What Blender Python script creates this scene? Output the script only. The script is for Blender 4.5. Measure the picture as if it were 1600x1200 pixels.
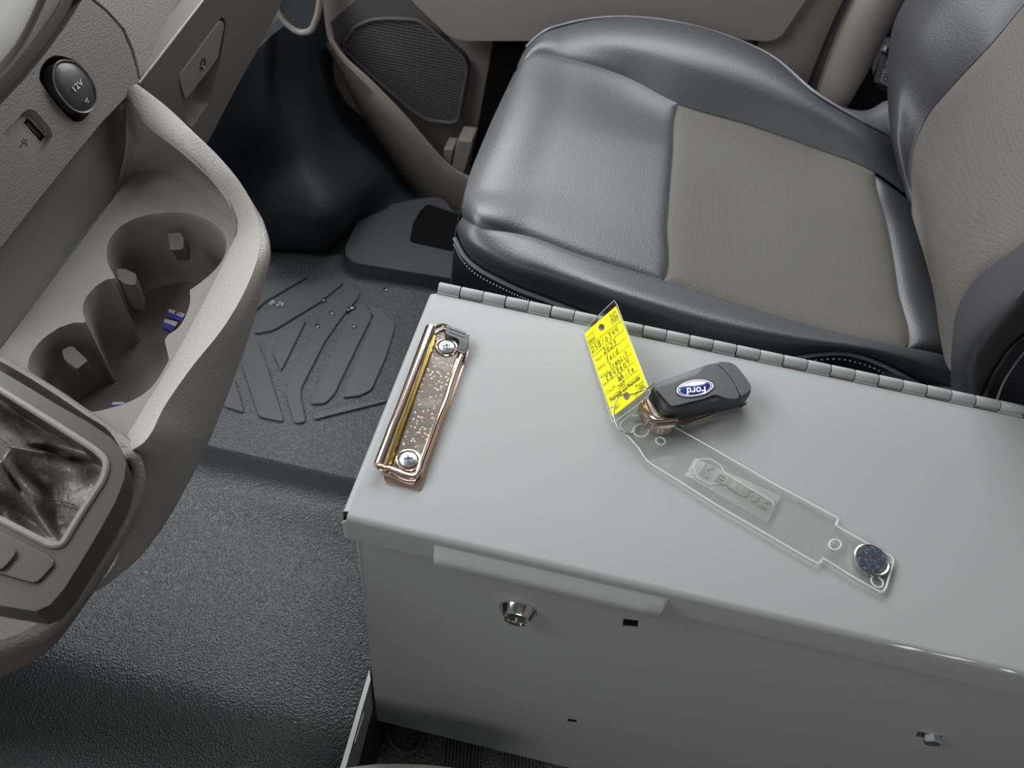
import bpy, bmesh, math, random
from mathutils import Vector, Matrix
from mathutils.geometry import tessellate_polygon
random.seed(7)
for o in list(bpy.data.objects): bpy.data.objects.remove(o)
SC = bpy.context.scene
COL = SC.collection
# ------------------------------------------------------------------ camera
CAM = Vector((0, 0, .98)); FPX = 1250.0
yaw, pitch, roll = -0.09460623, 0.86904066, 0.14227222
FWD = Vector((math.sin(yaw)*math.cos(pitch), math.cos(yaw)*math.cos(pitch), -math.sin(pitch)))
_r = Vector((math.cos(yaw), -math.sin(yaw), 0)); _u = _r.cross(FWD)
RT = math.cos(roll)*_r + math.sin(roll)*_u
UP = -math.sin(roll)*_r + math.cos(roll)*_u
cam = bpy.data.cameras.new('camera'); camo = bpy.data.objects.new('camera', cam); COL.objects.link(camo)
m = Matrix.Identity(4)
for i in range(3):
    m[i][0] = RT[i]; m[i][1] = UP[i]; m[i][2] = -FWD[i]; m[i][3] = CAM[i]
camo.matrix_world = m
cam.sensor_width = 36; cam.lens = FPX/1600*36; cam.clip_start = .02
cam.dof.use_dof = True; cam.dof.focus_distance = .70; cam.dof.aperture_fstop = 9
SC.camera = camo
# ------------------------------------------------------------------ light
W = bpy.data.worlds.new('sky'); SC.world = W; W.use_nodes = True
bg = W.node_tree.nodes['Background']; bg.inputs[0].default_value = (.93, .96, 1, 1); bg.inputs[1].default_value = .15
def area(name, loc, target, sx, sy, power, col=(1, 1, 1)):
    l = bpy.data.lights.new(name, 'AREA'); l.shape = 'RECTANGLE'; l.size = sx; l.size_y = sy; l.energy = power; l.color = col
    o = bpy.data.objects.new(name, l); COL.objects.link(o); o.location = loc
    o.rotation_euler = (Vector(target)-Vector(loc)).to_track_quat('-Z', 'Y').to_euler(); return o
area('windshield_daylight', (-.95, .45, 1.45), (.1, .5, .4), 1.5, .9, 36, (.97, .985, 1))
area('passenger_window_daylight', (-.12, 1.46, 1.14), (.1, .55, .35), 1.1, .6, 21, (.97, .985, 1))
area('driver_window_daylight', (.25, -.95, 1.25), (.1, .4, .3), .9, .5, 5.5, (1, .97, .94))
SC.view_settings.view_transform = 'Standard'; SC.view_settings.look = 'None'
SC.view_settings.exposure = -.05; SC.view_settings.gamma = 1
# ------------------------------------------------------------------ pixel -> place on a real surface
def ray(px, py): return RT*((px-800)/FPX) - UP*((py-600)/FPX) + FWD
def P(px, py, z=None, y=None, x=None, pl=None):
    d = ray(px, py)
    if z is not None: t = (z-CAM.z)/d.z
    elif y is not None: t = (y-CAM.y)/d.y
    elif x is not None: t = (x-CAM.x)/d.x
    else: t = (pl[0]-CAM).dot(pl[1])/d.dot(pl[1])
    return CAM + d*t
def Z(scale, ox, oy, pts): return [(ox+a/scale, oy+b/scale) for a, b in pts]
# ------------------------------------------------------------------ materials
MATS = {}
def mat(name, col, rough=.5, metal=0, spec=.5, bump=None, coat=0, trans=0, ior=1.5, var=None, sheen=0, bump2=None):
    m = bpy.data.materials.new(name); m.use_nodes = True; nt = m.node_tree; b = nt.nodes['Principled BSDF']
    b.inputs['Base Color'].default_value = (*col, 1); b.inputs['Roughness'].default_value = rough
    b.inputs['Metallic'].default_value = metal; b.inputs['Specular IOR Level'].default_value = spec
    b.inputs['Coat Weight'].default_value = coat; b.inputs['IOR'].default_value = ior
    b.inputs['Transmission Weight'].default_value = trans
    if sheen: b.inputs['Sheen Weight'].default_value = sheen
    tc = nt.nodes.new('ShaderNodeTexCoord'); prev = None
    for bp in (bump, bump2):
        if not bp: continue
        kind, sc, st, dist = bp
        mp = nt.nodes.new('ShaderNodeMapping'); nt.links.new(tc.outputs['Object'], mp.inputs[0])
        s3 = sc if isinstance(sc, tuple) else (sc, sc, sc)
        mp.inputs['Scale'].default_value = s3
        if kind == 'voronoi':
            t = nt.nodes.new('ShaderNodeTexVoronoi'); t.feature = 'SMOOTH_F1'; out = t.outputs['Distance']; t.inputs['Scale'].default_value = 1
        elif kind == 'noise':
            t = nt.nodes.new('ShaderNodeTexNoise'); t.inputs['Scale'].default_value = 1; t.inputs['Detail'].default_value = 3; out = t.outputs['Fac']
        elif kind == 'dots':
            t = nt.nodes.new('ShaderNodeTexVoronoi'); t.inputs['Randomness'].default_value = 0; out = t.outputs['Distance']; t.inputs['Scale'].default_value = 1
        elif kind == 'weave':
            t = nt.nodes.new('ShaderNodeTexVoronoi'); t.inputs['Randomness'].default_value = .35; out = t.outputs['Distance']; t.inputs['Scale'].default_value = 1
        nt.links.new(mp.outputs[0], t.inputs[0])
        bn = nt.nodes.new('ShaderNodeBump'); bn.inputs['Strength'].default_value = st; bn.inputs['Distance'].default_value = dist
        nt.links.new(out, bn.inputs['Height'])
        if prev: nt.links.new(prev.outputs[0], bn.inputs['Normal'])
        nt.links.new(bn.outputs[0], b.inputs['Normal']); prev = bn
    if var:
        sc, c2, lo, hi = var
        mp = nt.nodes.new('ShaderNodeMapping'); nt.links.new(tc.outputs['Object'], mp.inputs[0])
        mp.inputs['Scale'].default_value = sc if isinstance(sc, tuple) else (sc, sc, sc)
        n = nt.nodes.new('ShaderNodeTexNoise'); n.inputs['Scale'].default_value = 1; n.inputs['Detail'].default_value = 4
        nt.links.new(mp.outputs[0], n.inputs[0])
        r = nt.nodes.new('ShaderNodeValToRGB'); r.color_ramp.elements[0].position = lo; r.color_ramp.elements[1].position = hi
        r.color_ramp.elements[0].color = (*col, 1); r.color_ramp.elements[1].color = (*c2, 1)
        nt.links.new(n.outputs['Fac'], r.inputs[0]); nt.links.new(r.outputs[0], b.inputs['Base Color'])
    MATS[name] = m; return m
M = MATS
mat('grey_paint', (.305, .315, .312), .58, spec=.3, bump=('noise', 900, .06, .0003))
mat('console_plastic', (.27, .262, .243), .5, spec=.45, bump=('voronoi', 480, .55, .0008))
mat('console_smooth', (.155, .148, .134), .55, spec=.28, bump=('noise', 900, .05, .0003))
mat('dash_plastic_shaded', (.12, .111, .103), .5, spec=.45, bump=('noise', (620, 380, 620), .5, .0008))  # same plastic as the console, shade of the tilted face put into its colour
mat('frame_plastic', (.048, .045, .041), .35, spec=.5)
mat('door_plastic', (.19, .177, .165), .55, spec=.35)
mat('door_dark', (.085, .08, .08), .55, spec=.35)
mat('pillar_trim', (.26, .242, .218), .5, spec=.35)
mat('leather', (.038, .040, .045), .47, spec=.8, bump=('voronoi', 520, .35, .0005))
mat('leather_back', (.040, .040, .044), .45, spec=.5, bump=('voronoi', 420, .3, .0006))
mat('seat_side', (.016, .017, .022), .6, spec=.3)
mat('seat_cloth', (.112, .109, .096), .85, spec=.2, bump=('weave', (900, 420, 900), .6, .0006), var=((420, 16, 60), (.095, .09, .08), .55, .85))
mat('back_cloth', (.108, .102, .092), .85, spec=.2, bump=('weave', (600, 260, 700), .8, .0010), var=((60, 12, 320), (.098, .09, .082), .55, .85))
mat('thread', (.55, .56, .58), .6)
mat('piping', (.20, .20, .215), .45)
mat('floor_rubber', (.017, .0185, .020), .46, spec=.85, bump=('voronoi', 500, 1.0, .0012))
mat('mat_rubber', (.06, .062, .064), .5, spec=.6, bump=('voronoi', 380, 1.0, .0020))
mat('mat_rib', (.066, .068, .070), .5, spec=.45, bump=('noise', 700, .1, .0004))
mat('carpet_dark', (.016, .018, .021), .6, spec=.35)
mat('sill_plastic', (.05, .053, .058), .5, spec=.4)
mat('black', (.008, .008, .009), .5)
mat('void_black', (.004, .004, .004), .8, spec=.1)
mat('black_plastic', (.020, .020, .022), .38, spec=.5)
mat('fob_plastic', (.040, .041, .045), .46, spec=.5, bump=('noise', 1500, .12, .0002))
mat('chrome', (.78, .76, .74), .12, 1)
mat('steel', (.62, .62, .63), .25, 1)
mat('zinc', (.70, .74, .76), .3, 1)
mat('chrome_orange_reflection', (.80, .66, .56), .16, 1)  # clip chrome with its orange reflections put into the base colour
mat('yellow_reflection', (.72, .58, .16), .25, 1)
mat('fob_metal', (.70, .60, .52), .2, 1)
mat('tag_yellow', (.93, .93, .0), .5, spec=.3)
mat('ink', (.03, .03, .02), .6)
mat('print_ink', (.22, .22, .02), .6)
mat('emblem_blue', (.012, .03, .17), .12, coat=1, spec=.6)
mat('emblem_white', (.82, .85, .9), .25)
mat('white_print', (.62, .62, .62), .5)
mat('sticker_blue', (.05, .05, .50), .5)
mat('sticker_white', (.75, .76, .80), .5)
mat('label_white', (.35, .37, .40), .5)
mat('magnet', (.035, .045, .062), .35, spec=.6, var=(420, (.14, .16, .18), .5, .68))
mat('boot_leather', (.10, .095, .09), .42, spec=.6, bump=('noise', 330, .5, .0012), bump2=('noise', 45, .8, .006))
mat('screen', (.55, .55, .54), .4)
mat('driver_fabric', (.40, .40, .40), .9, bump=('noise', 900, .8, .001))
mat('guard_grey', (.13, .13, .15), .35)
mat('usb_copper', (.45, .25, .18), .3, 1)
# rusty speckled plate
def rust():
    m = mat('speckled_plate', (.30, .25, .20), .42, .5); nt = m.node_tree; b = nt.nodes['Principled BSDF']
    tc = nt.nodes.new('ShaderNodeTexCoord')
    v = nt.nodes.new('ShaderNodeTexVoronoi'); v.inputs['Scale'].default_value = 300
    n = nt.nodes.new('ShaderNodeTexNoise'); n.inputs['Scale'].default_value = 45; n.inputs['Detail'].default_value = 2
    nt.links.new(tc.outputs['Object'], v.inputs[0]); nt.links.new(tc.outputs['Object'], n.inputs[0])
    r = nt.nodes.new('ShaderNodeValToRGB'); e = r.color_ramp.elements
    e[0].position = .12; e[0].color = (.62, .45, .32, 1); e[1].position = .34; e[1].color = (.10, .085, .07, 1)
    nt.links.new(v.outputs['Distance'], r.inputs[0])
    r2 = nt.nodes.new('ShaderNodeValToRGB'); r2.color_ramp.elements[0].position = .38; r2.color_ramp.elements[1].position = .50
    nt.links.new(n.outputs['Fac'], r2.inputs[0])
    mx = nt.nodes.new('ShaderNodeMix'); mx.data_type = 'RGBA'
    nt.links.new(r2.outputs[0], mx.inputs[0]); mx.inputs[6].default_value = (.15, .133, .11, 1)
    nt.links.new(r.outputs[0], mx.inputs[7]); nt.links.new(mx.outputs[2], b.inputs['Base Color'])
    bn = nt.nodes.new('ShaderNodeBump'); bn.inputs['Strength'].default_value = .25; bn.inputs['Distance'].default_value = .0003
    nt.links.new(v.outputs['Distance'], bn.inputs['Height']); nt.links.new(bn.outputs[0], b.inputs['Normal'])
rust()
def clear(name, col, rough, ior, mixw):
    m = bpy.data.materials.new(name); m.use_nodes = True; nt = m.node_tree
    b = nt.nodes['Principled BSDF']; b.inputs['Base Color'].default_value = (*col, 1); b.inputs['Roughness'].default_value = rough
    b.inputs['IOR'].default_value = ior; b.inputs['Transmission Weight'].default_value = 1
    t = nt.nodes.new('ShaderNodeBsdfTransparent'); t.inputs[0].default_value = (*col, 1)
    mx = nt.nodes.new('ShaderNodeMixShader'); mx.inputs[0].default_value = mixw
    nt.links.new(b.outputs[0], mx.inputs[1]); nt.links.new(t.outputs[0], mx.inputs[2]); nt.links.new(mx.outputs[0], nt.nodes['Material Output'].inputs[0])
    MATS[name] = m
clear('clear_acrylic', (.995, 1, .997), .05, 1.45, .72)
clear('acrylic_edge', (.95, .97, .95), .3, 1.3, .45)
b = M['acrylic_edge'].node_tree.nodes['Principled BSDF']; b.inputs['Transmission Weight'].default_value = .15; b.inputs['Base Color'].default_value = (.80, .83, .81, 1)
clear('clear_sleeve', (.98, .98, .98), .08, 1.3, .72)
clear('water', (1, 1, 1), .02, 1.33, .2)
clear('emboss', (.97, .98, .97), .45, 1.45, .6)
# ------------------------------------------------------------------ object helpers
def props(o, label=None, cat=None, group=None, kind=None):
    if label: o['label'] = label
    if cat: o['category'] = cat
    if group: o['group'] = group
    if kind: o['kind'] = kind
    return o
def thing(name, loc, label, cat, group=None):
    o = bpy.data.objects.new(name, None); o.empty_display_size = .02; COL.objects.link(o); o.location = loc
    return props(o, label, cat, group)
def wloc(o):
    v = Vector((0, 0, 0))
    while o: v += Vector(o.location); o = o.parent
    return v
def obj(name, vs, fs, m, parent=None, smooth=True, ang=35, bevel=0, base=None, label=None, seg=2):
    off = wloc(parent) if parent else (Vector(base) if base else Vector((0, 0, 0)))
    me = bpy.data.meshes.new(name)
    me.from_pydata([tuple(Vector(v)-off) for v in vs], [], fs)
    bm = bmesh.new(); bm.from_mesh(me); bmesh.ops.remove_doubles(bm, verts=bm.verts, dist=1e-6)
    bmesh.ops.recalc_face_normals(bm, faces=bm.faces); bm.to_mesh(me); bm.free()
    me.materials.append(M[m] if isinstance(m, str) else m)
    if smooth:
        for p in me.polygons: p.use_smooth = True
        me.set_sharp_from_angle(angle=math.radians(ang))
    o = bpy.data.objects.new(name, me); COL.objects.link(o)
    if parent: o.parent = parent
    elif base: o.location = base
    if label: o['label'] = label
    if bevel:
        b = o.modifiers.new('bevel', 'BEVEL'); b.width = bevel; b.segments = seg; b.limit_method = 'ANGLE'; b.angle_limit = math.radians(40)
    return o
def cr(p0, p1, p2, p3, t):
    return .5*((2*p1)+(p2-p0)*t+(2*p0-5*p1+4*p2-p3)*t*t+(3*p1-p0-3*p2+p3)*t**3)
def seg_bessel(p0, p1, p2, p3, t):
    a = (p1-p0).length+1e-7; b = (p2-p1).length+1e-7; c = (p3-p2).length+1e-7
    m1 = ((p1-p0)*(b/a)+(p2-p1)*(a/b))*(b/(a+b)); m2 = ((p2-p1)*(c/b)+(p3-p2)*(b/c))*(b/(b+c))
    t2 = t*t; t3 = t2*t
    return p1*(2*t3-3*t2+1)+m1*(t3-2*t2+t)+p2*(3*t2-2*t3)+m2*(t3-t2)
def sp(pts, t):
    n = len(pts); t = max(0, min(n-1-1e-9, t)); i = int(t); f = t-i
    g = lambda k: pts[k] if 0 <= k < n else (2*pts[0]-pts[1] if k < 0 else 2*pts[-1]-pts[-2])
    return seg_bessel(g(i-1), g(i), g(i+1), g(i+2), f)
def curve(pts, n, closed=False):
    pts = [Vector(p) for p in pts]
    if closed:
        k = len(pts); out = []
        for j in range(n):
            t = j*k/n; i = int(t); f = t-i
            out.append(cr(pts[(i-1) % k], pts[i % k], pts[(i+1) % k], pts[(i+2) % k], f))
        return out
    return [sp(pts, (len(pts)-1)*j/(n-1)) for j in range(n)]
class MB:
    def __init__(s): s.v = []; s.f = []
    def add(s, vs, fs):
        k = len(s.v); s.v += [Vector(v) for v in vs]; s.f += [tuple(i+k for i in f) for f in fs]; return s
    def grid(s, rows, cu=False, cv=False):
        n = len(rows); q = len(rows[0]); fs = []
        for i in range(n-(0 if cu else 1)):
            for j in range(q-(0 if cv else 1)):
                a = i*q+j; b = i*q+(j+1) % q; c = ((i+1) % n)*q+(j+1) % q; d = ((i+1) % n)*q+j; fs.append((a, b, c, d))
        return s.add([v for r in rows for v in r], fs)
    def tube(s, pts, r, n=8, closed=False, flat=1):
        pts = [Vector(p) for p in pts]; rows = []; k = len(pts); up = None
        for i, p in enumerate(pts):
            a = pts[(i-1) % k] if (closed or i > 0) else p; b = pts[(i+1) % k] if (closed or i < k-1) else p
            t = (b-a).normalized()
            if up is None: up = t.orthogonal().normalized()
            up = (up-t*up.dot(t)).normalized(); w = t.cross(up)
            rr = r[i] if isinstance(r, (list, tuple)) else r
            rows.append([p+up*math.cos(2*math.pi*j/n)*rr+w*math.sin(2*math.pi*j/n)*rr*flat for j in range(n)])
        k0 = len(s.v); s.grid(rows, cu=closed, cv=True)
        if not closed:
            s.f.append(tuple(k0+j for j in range(n))); s.f.append(tuple(k0+(k-1)*n+j for j in range(n)))
        return s
    def plate(s, outer, depth, holes=()):
        loops = [[Vector(p) for p in outer]]+[[Vector(p) for p in h] for h in holes]
        d = Vector(depth); tri = tessellate_polygon(loops); flat = [p for l in loops for p in l]; n = len(flat)
        fs = [tuple(t) for t in tri]+[tuple(i+n for i in reversed(t)) for t in tri]; k = 0
        for l in loops:
            q = len(l)
            for i in range(q): fs.append((k+i, k+(i+1) % q, n+k+(i+1) % q, n+k+i))
            k += q
        return s.add(flat+[p+d for p in flat], fs)
    def box(s, lo, hi):
        x0, y0, z0 = lo; x1, y1, z1 = hi
        return s.plate([(x0, y0, z0), (x1, y0, z0), (x1, y1, z0), (x0, y1, z0)], (0, 0, z1-z0))
    def lathe(s, c, ax, prof, n=32, start=None):
        ax = Vector(ax).normalized(); u = ax.orthogonal().normalized(); w = ax.cross(u); c = Vector(c)
        rows = [[c+ax*h+(u*math.cos(2*math.pi*j/n)+w*math.sin(2*math.pi*j/n))*r for j in range(n)] for r, h in prof]
        k0 = len(s.v); s.grid(rows, cv=True)
        s.f.append(tuple(k0+j for j in range(n))); s.f.append(tuple(k0+(len(prof)-1)*n+j for j in range(n)))
        return s
    def build(s, name, m, parent=None, **k): return obj(name, s.v, s.f, m, parent, **k)
def rnd(pts, r=.25, n=4):
    """round the corners of a closed outline (list of Vectors)"""
    out = []; k = len(pts); pts = [Vector(p) for p in pts]
    for i in range(k):
        a, b, c = pts[i-1], pts[i], pts[(i+1) % k]
        d = r if r < 1e-9 else min(r, (a-b).length*.45, (c-b).length*.45)
        p = b+(a-b).normalized()*d; q = b+(c-b).normalized()*d
        for j in range(n+1):
            t = j/n; out.append(p*(1-t)**2+b*2*t*(1-t)+q*t*t)
    return out
class Surf:
    """smooth surface through a net of points"""
    def __init__(s, net): s.net = net; s.nu = len(net); s.nv = len(net[0])
    def at(s, u, v): return sp([sp(r, v) for r in s.net], u)
    def panel(s, name, u0, u1, v0, v1, m, parent, nu=40, nv=30, seams='', depth=.004, width=.012, label=None, puff=0, thick=0):
        us = [u0+(u1-u0)*i/nu for i in range(nu+1)]; vs = [v0+(v1-v0)*j/nv for j in range(nv+1)]
        def dense(k, n):     # denser at the seams
            return [.5-.5*math.cos(math.pi*i/n)*(1 if True else 1) for i in range(n+1)]
        us = [u0+(u1-u0)*t for t in dense(0, nu)]; vs = [v0+(v1-v0)*t for t in dense(0, nv)]
        G = []
        rowsn = [sp2(s.net, v) for v in vs]
        G = [[sp(c, u) for c in rowsn] for u in us]
        N = [[None]*(nv+1) for _ in range(nu+1)]
        for i in range(nu+1):
            for j in range(nv+1):
                a = G[min(i+1, nu)][j]-G[max(i-1, 0)][j]; b = G[i][min(j+1, nv)]-G[i][max(j-1, 0)][:] if False else G[i][min(j+1, nv)]-G[i][max(j-1, 0)]
                N[i][j] = a.cross(b).normalized() if a.cross(b).length > 1e-12 else Vector((0, 0, 1))
        out = []
        for i in range(nu+1):
            r = []
            for j in range(nv+1):
                p = G[i][j]; d = 9
                if 'a' in seams: d = min(d, (p-G[0][j]).length)
                if 'b' in seams: d = min(d, (p-G[nu][j]).length)
                if 'c' in seams: d = min(d, (p-G[i][0]).length)
                if 'd' in seams: d = min(d, (p-G[i][nv]).length)
                h = -depth*math.exp(-(d/width)**1.3) if d < 1 else 0
                r.append(p+N[i][j]*h*s.sign)
            out.append(r)
        if thick:
            k = MB(); k.grid(out); back = [[out[i][j]-N[i][j]*s.sign*thick for j in range(nv+1)] for i in range(nu+1)]
            q = nv+1; n0 = len(k.v); k.grid(back)
            fs = []
            for i in range(nu): fs += [(i*q, (i+1)*q, n0+(i+1)*q, n0+i*q), (i*q+nv, (i+1)*q+nv, n0+(i+1)*q+nv, n0+i*q+nv)]
            for j in range(nv): fs += [(j, j+1, n0+j+1, n0+j), (nu*q+j, nu*q+j+1, n0+nu*q+j+1, n0+nu*q+j)]
            k.f += fs
            return k.build(name, m, parent, label=label, ang=60)
        return MB().grid(out).build(name, m, parent, label=label, ang=60)
    sign = 1
def sp2(net, v): return [sp(r, v) for r in net]
# ------------------------------------------------------------------ lettering
def text(s, p0, p1, upd, height, m, parent, name='lettering', extrude=.0002, shear=0, bold=0, lift=None):
    """text whose baseline runs p0->p1 (fits the width), letters rising along upd by height"""
    c = bpy.data.curves.new(name, 'FONT'); c.body = s; c.shear = shear; c.offset = bold; c.resolution_u = 3
    o = bpy.data.objects.new('t', c); COL.objects.link(o)
    dg = bpy.context.evaluated_depsgraph_get(); me = bpy.data.meshes.new_from_object(o.evaluated_get(dg))
    vs = [v.co.copy() for v in me.vertices]; fs = [tuple(p.vertices) for p in me.polygons]
    bpy.data.objects.remove(o); bpy.data.curves.remove(c)
    x0 = min(v.x for v in vs); x1 = max(v.x for v in vs); p0, p1 = Vector(p0), Vector(p1)
    ux = (p1-p0); n = ux.cross(Vector(upd)).normalized(); uy = n.cross(ux).normalized()
    out = [p0+ux*((v.x-x0)/(x1-x0))+uy*(v.y/.70*height)+n*(extrude) for v in vs]
    k = len(out); out2 = [q-n*extrude*2 for q in out]
    cnt = {}
    for f in fs:
        for a, b in zip(f, f[1:]+f[:1]): cnt[(a, b)] = 1
    side = [(a, b, b+k, a+k) for (a, b) in cnt if (b, a) not in cnt]
    return obj(name, out+out2, fs+[tuple(i+k for i in reversed(f)) for f in fs]+side, m, parent, smooth=False)
G = {'2': [[(.05,.8),(.25,1),(.5,.85),(.45,.5),(.1,.1),(0,0),(.25,.1),(.6,0)]], '5': [[(.55,1),(.15,.98),(.1,.55),(.4,.6),(.5,.3),(.3,0),(0,.08)]],
 'B': [[(.1,0),(.12,1)],[(.0,.95),(.4,1),(.5,.8),(.15,.55),(.55,.35),(.4,.02),(.05,0)]], '1': [[(.25,1),(.2,0)]], '0': [[(.3,.75),(.05,.5),(.1,.05),(.4,.02),(.5,.4),(.3,.75)]],
 '3': [[(.1,.9),(.4,1),(.45,.75),(.2,.55),(.5,.4),(.4,.05),(.05,.05)]], '4': [[(.1,1),(.05,.5),(.5,.52)],[(.5,1),(.45,0)]], '8': [[(.4,.9),(.15,.95),(.15,.7),(.45,.35),(.3,0),(.08,.2),(.45,.75),(.4,.9)]],
 '6': [[(.45,1),(.15,.6),(.05,.2),(.25,0),(.45,.2),(.3,.42),(.08,.3)]], 'f': [[(.55,.9),(.4,1),(.25,.7),(.15,-.25)],[(0,.5),(.5,.55)]], 'o': [[(.3,.55),(.08,.4),(.1,.05),(.35,0),(.45,.35),(.3,.55)]],
 'r': [[(.05,.5),(.15,0)],[(.12,.3),(.3,.52),(.5,.5)]], 'd': [[(.45,.45),(.15,.5),(.05,.15),(.2,0),(.45,.2)],[(.55,1),(.45,.2),(.5,0)]], 'T': [[(0,.95),(.7,1)],[(.35,1),(.3,0)]],
 'a': [[(.45,.45),(.15,.5),(.05,.15),(.2,0),(.42,.3),(.45,.5),(.5,0)]], 'n': [[(.05,.5),(.1,0)],[(.1,.3),(.3,.52),(.42,.4),(.45,0)]], 's': [[(.42,.5),(.15,.5),(.35,.2),(.3,0),(.05,.02)]],
 'i': [[(.2,.5),(.22,0)],[(.24,.72),(.27,.75)]], 't': [[(.25,.9),(.22,.05),(.4,0)],[(.05,.55),(.45,.6)]], 'K': [[(.08,1),(.08,0)],[(.5,1),(.1,.5),(.5,0)]], 'W': [[(0,1),(.15,0),(.35,.7),(.55,0),(.75,1)]],
 'h': [[(.08,1),(.08,0)],[(.08,.3),(.28,.5),(.4,.35),(.42,0)]], 'e': [[(.08,.25),(.42,.3),(.3,.52),(.08,.3),(.15,.02),(.45,.05)]]}
def hand(s, p0, p1, upd, height, m, parent, w=.0005, lift=.0003):
    p0, p1 = Vector(p0), Vector(p1); ux = (p1-p0); n = ux.cross(Vector(upd)).normalized(); uy = n.cross(ux).normalized(); L = len(s); mb = MB()
    for i, ch in enumerate(s):
        for st in G[ch]:
            pts = [Vector((x+.12*y, y, 0)) for x, y in st]
            pts = curve(pts, len(pts)*3) if len(pts) > 2 else pts
            q = [p0+ux*((i+p.x*1.15)/L)+uy*p.y*height+n*lift for p in pts]
            mb.tube(q, w, 5)
    return mb.build('handwriting', m, parent)
# ================================================================== SETTING
def struct(o): return props(o, kind='structure')
# floor: vinyl tunnel hump between the seats, lower passenger footwell, lower driver footwell
def fz(x, y):
    s = lambda a, b, t: (lambda q: q*q*(3-2*q))(max(0, min(1, (t-a)/(b-a))))
    z = .055*(1-s(.515, .60, y))
    z -= .06*(1-s(.13, .25, y+.02*(x+.14)))
    z += .012*math.exp(-((y-.50)/.03)**2)*s(-.6, -.3, x)
    k = s(-.145, -.128, x)*(1-s(.50, .56, y)); z = z*(1-k)-.03*k
    return z
rows = []
for i in range(81):
    x = -1.3+2.5*i/80
    rows.append([Vector((x, -.7+2.1*j/140, fz(x, -.7+2.1*j/140))) for j in range(141)])
fl = MB().grid(rows); fl.grid([[v-Vector((0, 0, .15)) for v in r] for r in rows])
struct(fl.build('floor', 'floor_rubber', base=(0, 0, 0)))
# firewall carpet behind the dash, passenger side
fw = Surf([
 [P(300, 190, z=.40), P(360, 120, z=.42), P(420, 60, y=1.05), P(470, 10, y=1.2), P(500, -60, y=1.3)],
 [P(320, 240, z=.33), P(380, 190, z=.33), P(440, 150, y=1.08), P(488, 95, y=1.2), P(518, 80, y=1.30)],
 [P(360, 330, z=.15), P(410, 290, z=.17), P(470, 240, z=.19), P(525, 200, y=1.2), P(585, 195, y=1.29)],
 [P(385, 368, z=.09), P(440, 345, z=.115), P(500, 345, z=.12), P(575, 300, z=.09), P(645, 285, y=1.28)],
 [P(390, 385, z=.03), P(440, 384, z=.035), P(505, 387, z=.03), P(560, 352, z=.02), P(650, 340, z=.02)],
 [P(390, 400, z=-.02), P(440, 396, z=-.02), P(505, 392, z=-.02), P(550, 362, z=-.02), P(640, 350, z=-.02)]])
t = thing('footwell_carpet', (-.7, 1.0, 0), 'black moulded carpet of the footwell bulkhead, under the glovebox and left of the door', 'carpet')
fw.panel('carpet_surface', 0, 5, 0, 4, 'carpet_dark', t, 50, 40, thick=.02)
struct(MB().box((-1.25, .35, -.02), (-1.22, 1.5, .9)).build('wall_front', 'carpet_dark', base=(-1.22, .8, 0)))
struct(MB().box((-1.3, -.75, 1.55), (1.3, 1.55, 1.58)).build('ceiling', 'console_smooth', base=(0, .4, 1.55)))
struct(MB().box((1.15, -.75, -.05), (1.18, 1.55, 1.55)).build('wall_rear', 'door_plastic', base=(1.15, .4, 0)))
# ================================================================== PASSENGER DOOR
D = thing('passenger_door', (0, 1.36, .0), 'taupe plastic passenger door panel with map pocket and speaker, beyond the seat', 'door')
MB().box((-.70, 1.335, .03), (.32, 1.40, .80)).build('door_panel', 'door_plastic', D, bevel=.004)
struct(MB().box((.36, 1.36, -.05), (1.15, 1.42, 1.55)).build('wall_right', 'door_plastic', base=(.8, 1.4, 0)))
def up_(pts, **k): return [P(a, b, **k) for a, b in pts]
# speaker grille
sg = Z(2.608, 400, 0, [(535,75),(655,80),(692,102),(850,240),(862,285),(825,488),(798,503),(700,490),(640,455),(420,262),(350,190),(400,110),(470,80)])
a = rnd(up_(sg, y=1.315), .012, 4)
MB().plate(a, (0, .022, 0)).build('speaker_grille', mat('grille', (.07, .066, .067), .45, spec=.5, bump=('dots', (180, 180, 180), 1.0, .003)), D, bevel=.003)
MB().tube(rnd(up_(sg, y=1.312), .012, 5), .0035, 8, closed=True).build('grille_rim', 'door_dark', D)
dp = Z(2.608, 400, 0, [(330,-60),(340,180),(420,262),(480,330),(640,455),(700,505),(720,470),(420,110),(600,20),(560,-60)])
# dark corner above speaker
MB().plate(up_(Z(2.608,400,0,[(330,215),(300,90),(430,-30),(620,-30),(770,150),(690,95),(655,74),(535,69),(470,74),(395,105),(340,190)]), y=1.322), (0, .02, 0)).build('upper_corner_trim', 'door_dark', D, bevel=.002)
# map pocket outer wall
top = [(514,62),(527,82),(575,128),(630,184),(668,228),(699,261),(720,275),(745,285),(790,300)]
bot = [(505,70),(519,92),(553,160),(590,218),(630,276),(668,326),(711,388),(735,425),(790,470)]
pk = MB()
R1 = curve(up_(top, y=1.235), 40); R2 = curve([p+Vector((.004, -.006, .002)) for p in [P(a, b, y=1.235) for a, b in [(x*.93+y2*.07, 0) if 0 else (x+(q[0]-x)*.12, y2+(q[1]-y2)*.12) for (x, y2), q in zip(top, bot)]]], 40)
R3 = curve(up_([(x+(q[0]-x)*.6, y2+(q[1]-y2)*.6) for (x, y2), q in zip(top, bot)], y=1.232), 40); R4 = curve(up_(bot, y=1.26), 40)
R5 = [p+Vector((0, .08, -.03)) for p in R4]; R0 = [p+Vector((-.002, .010, -.002)) for p in R1]; R00 = [p+Vector((-.004, .016, -.10)) for p in R0]
pk.grid([R00, R0, R1, R2, R3, R4, R5])
pk.build('map_pocket', 'door_plastic', D, ang=70)
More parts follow.
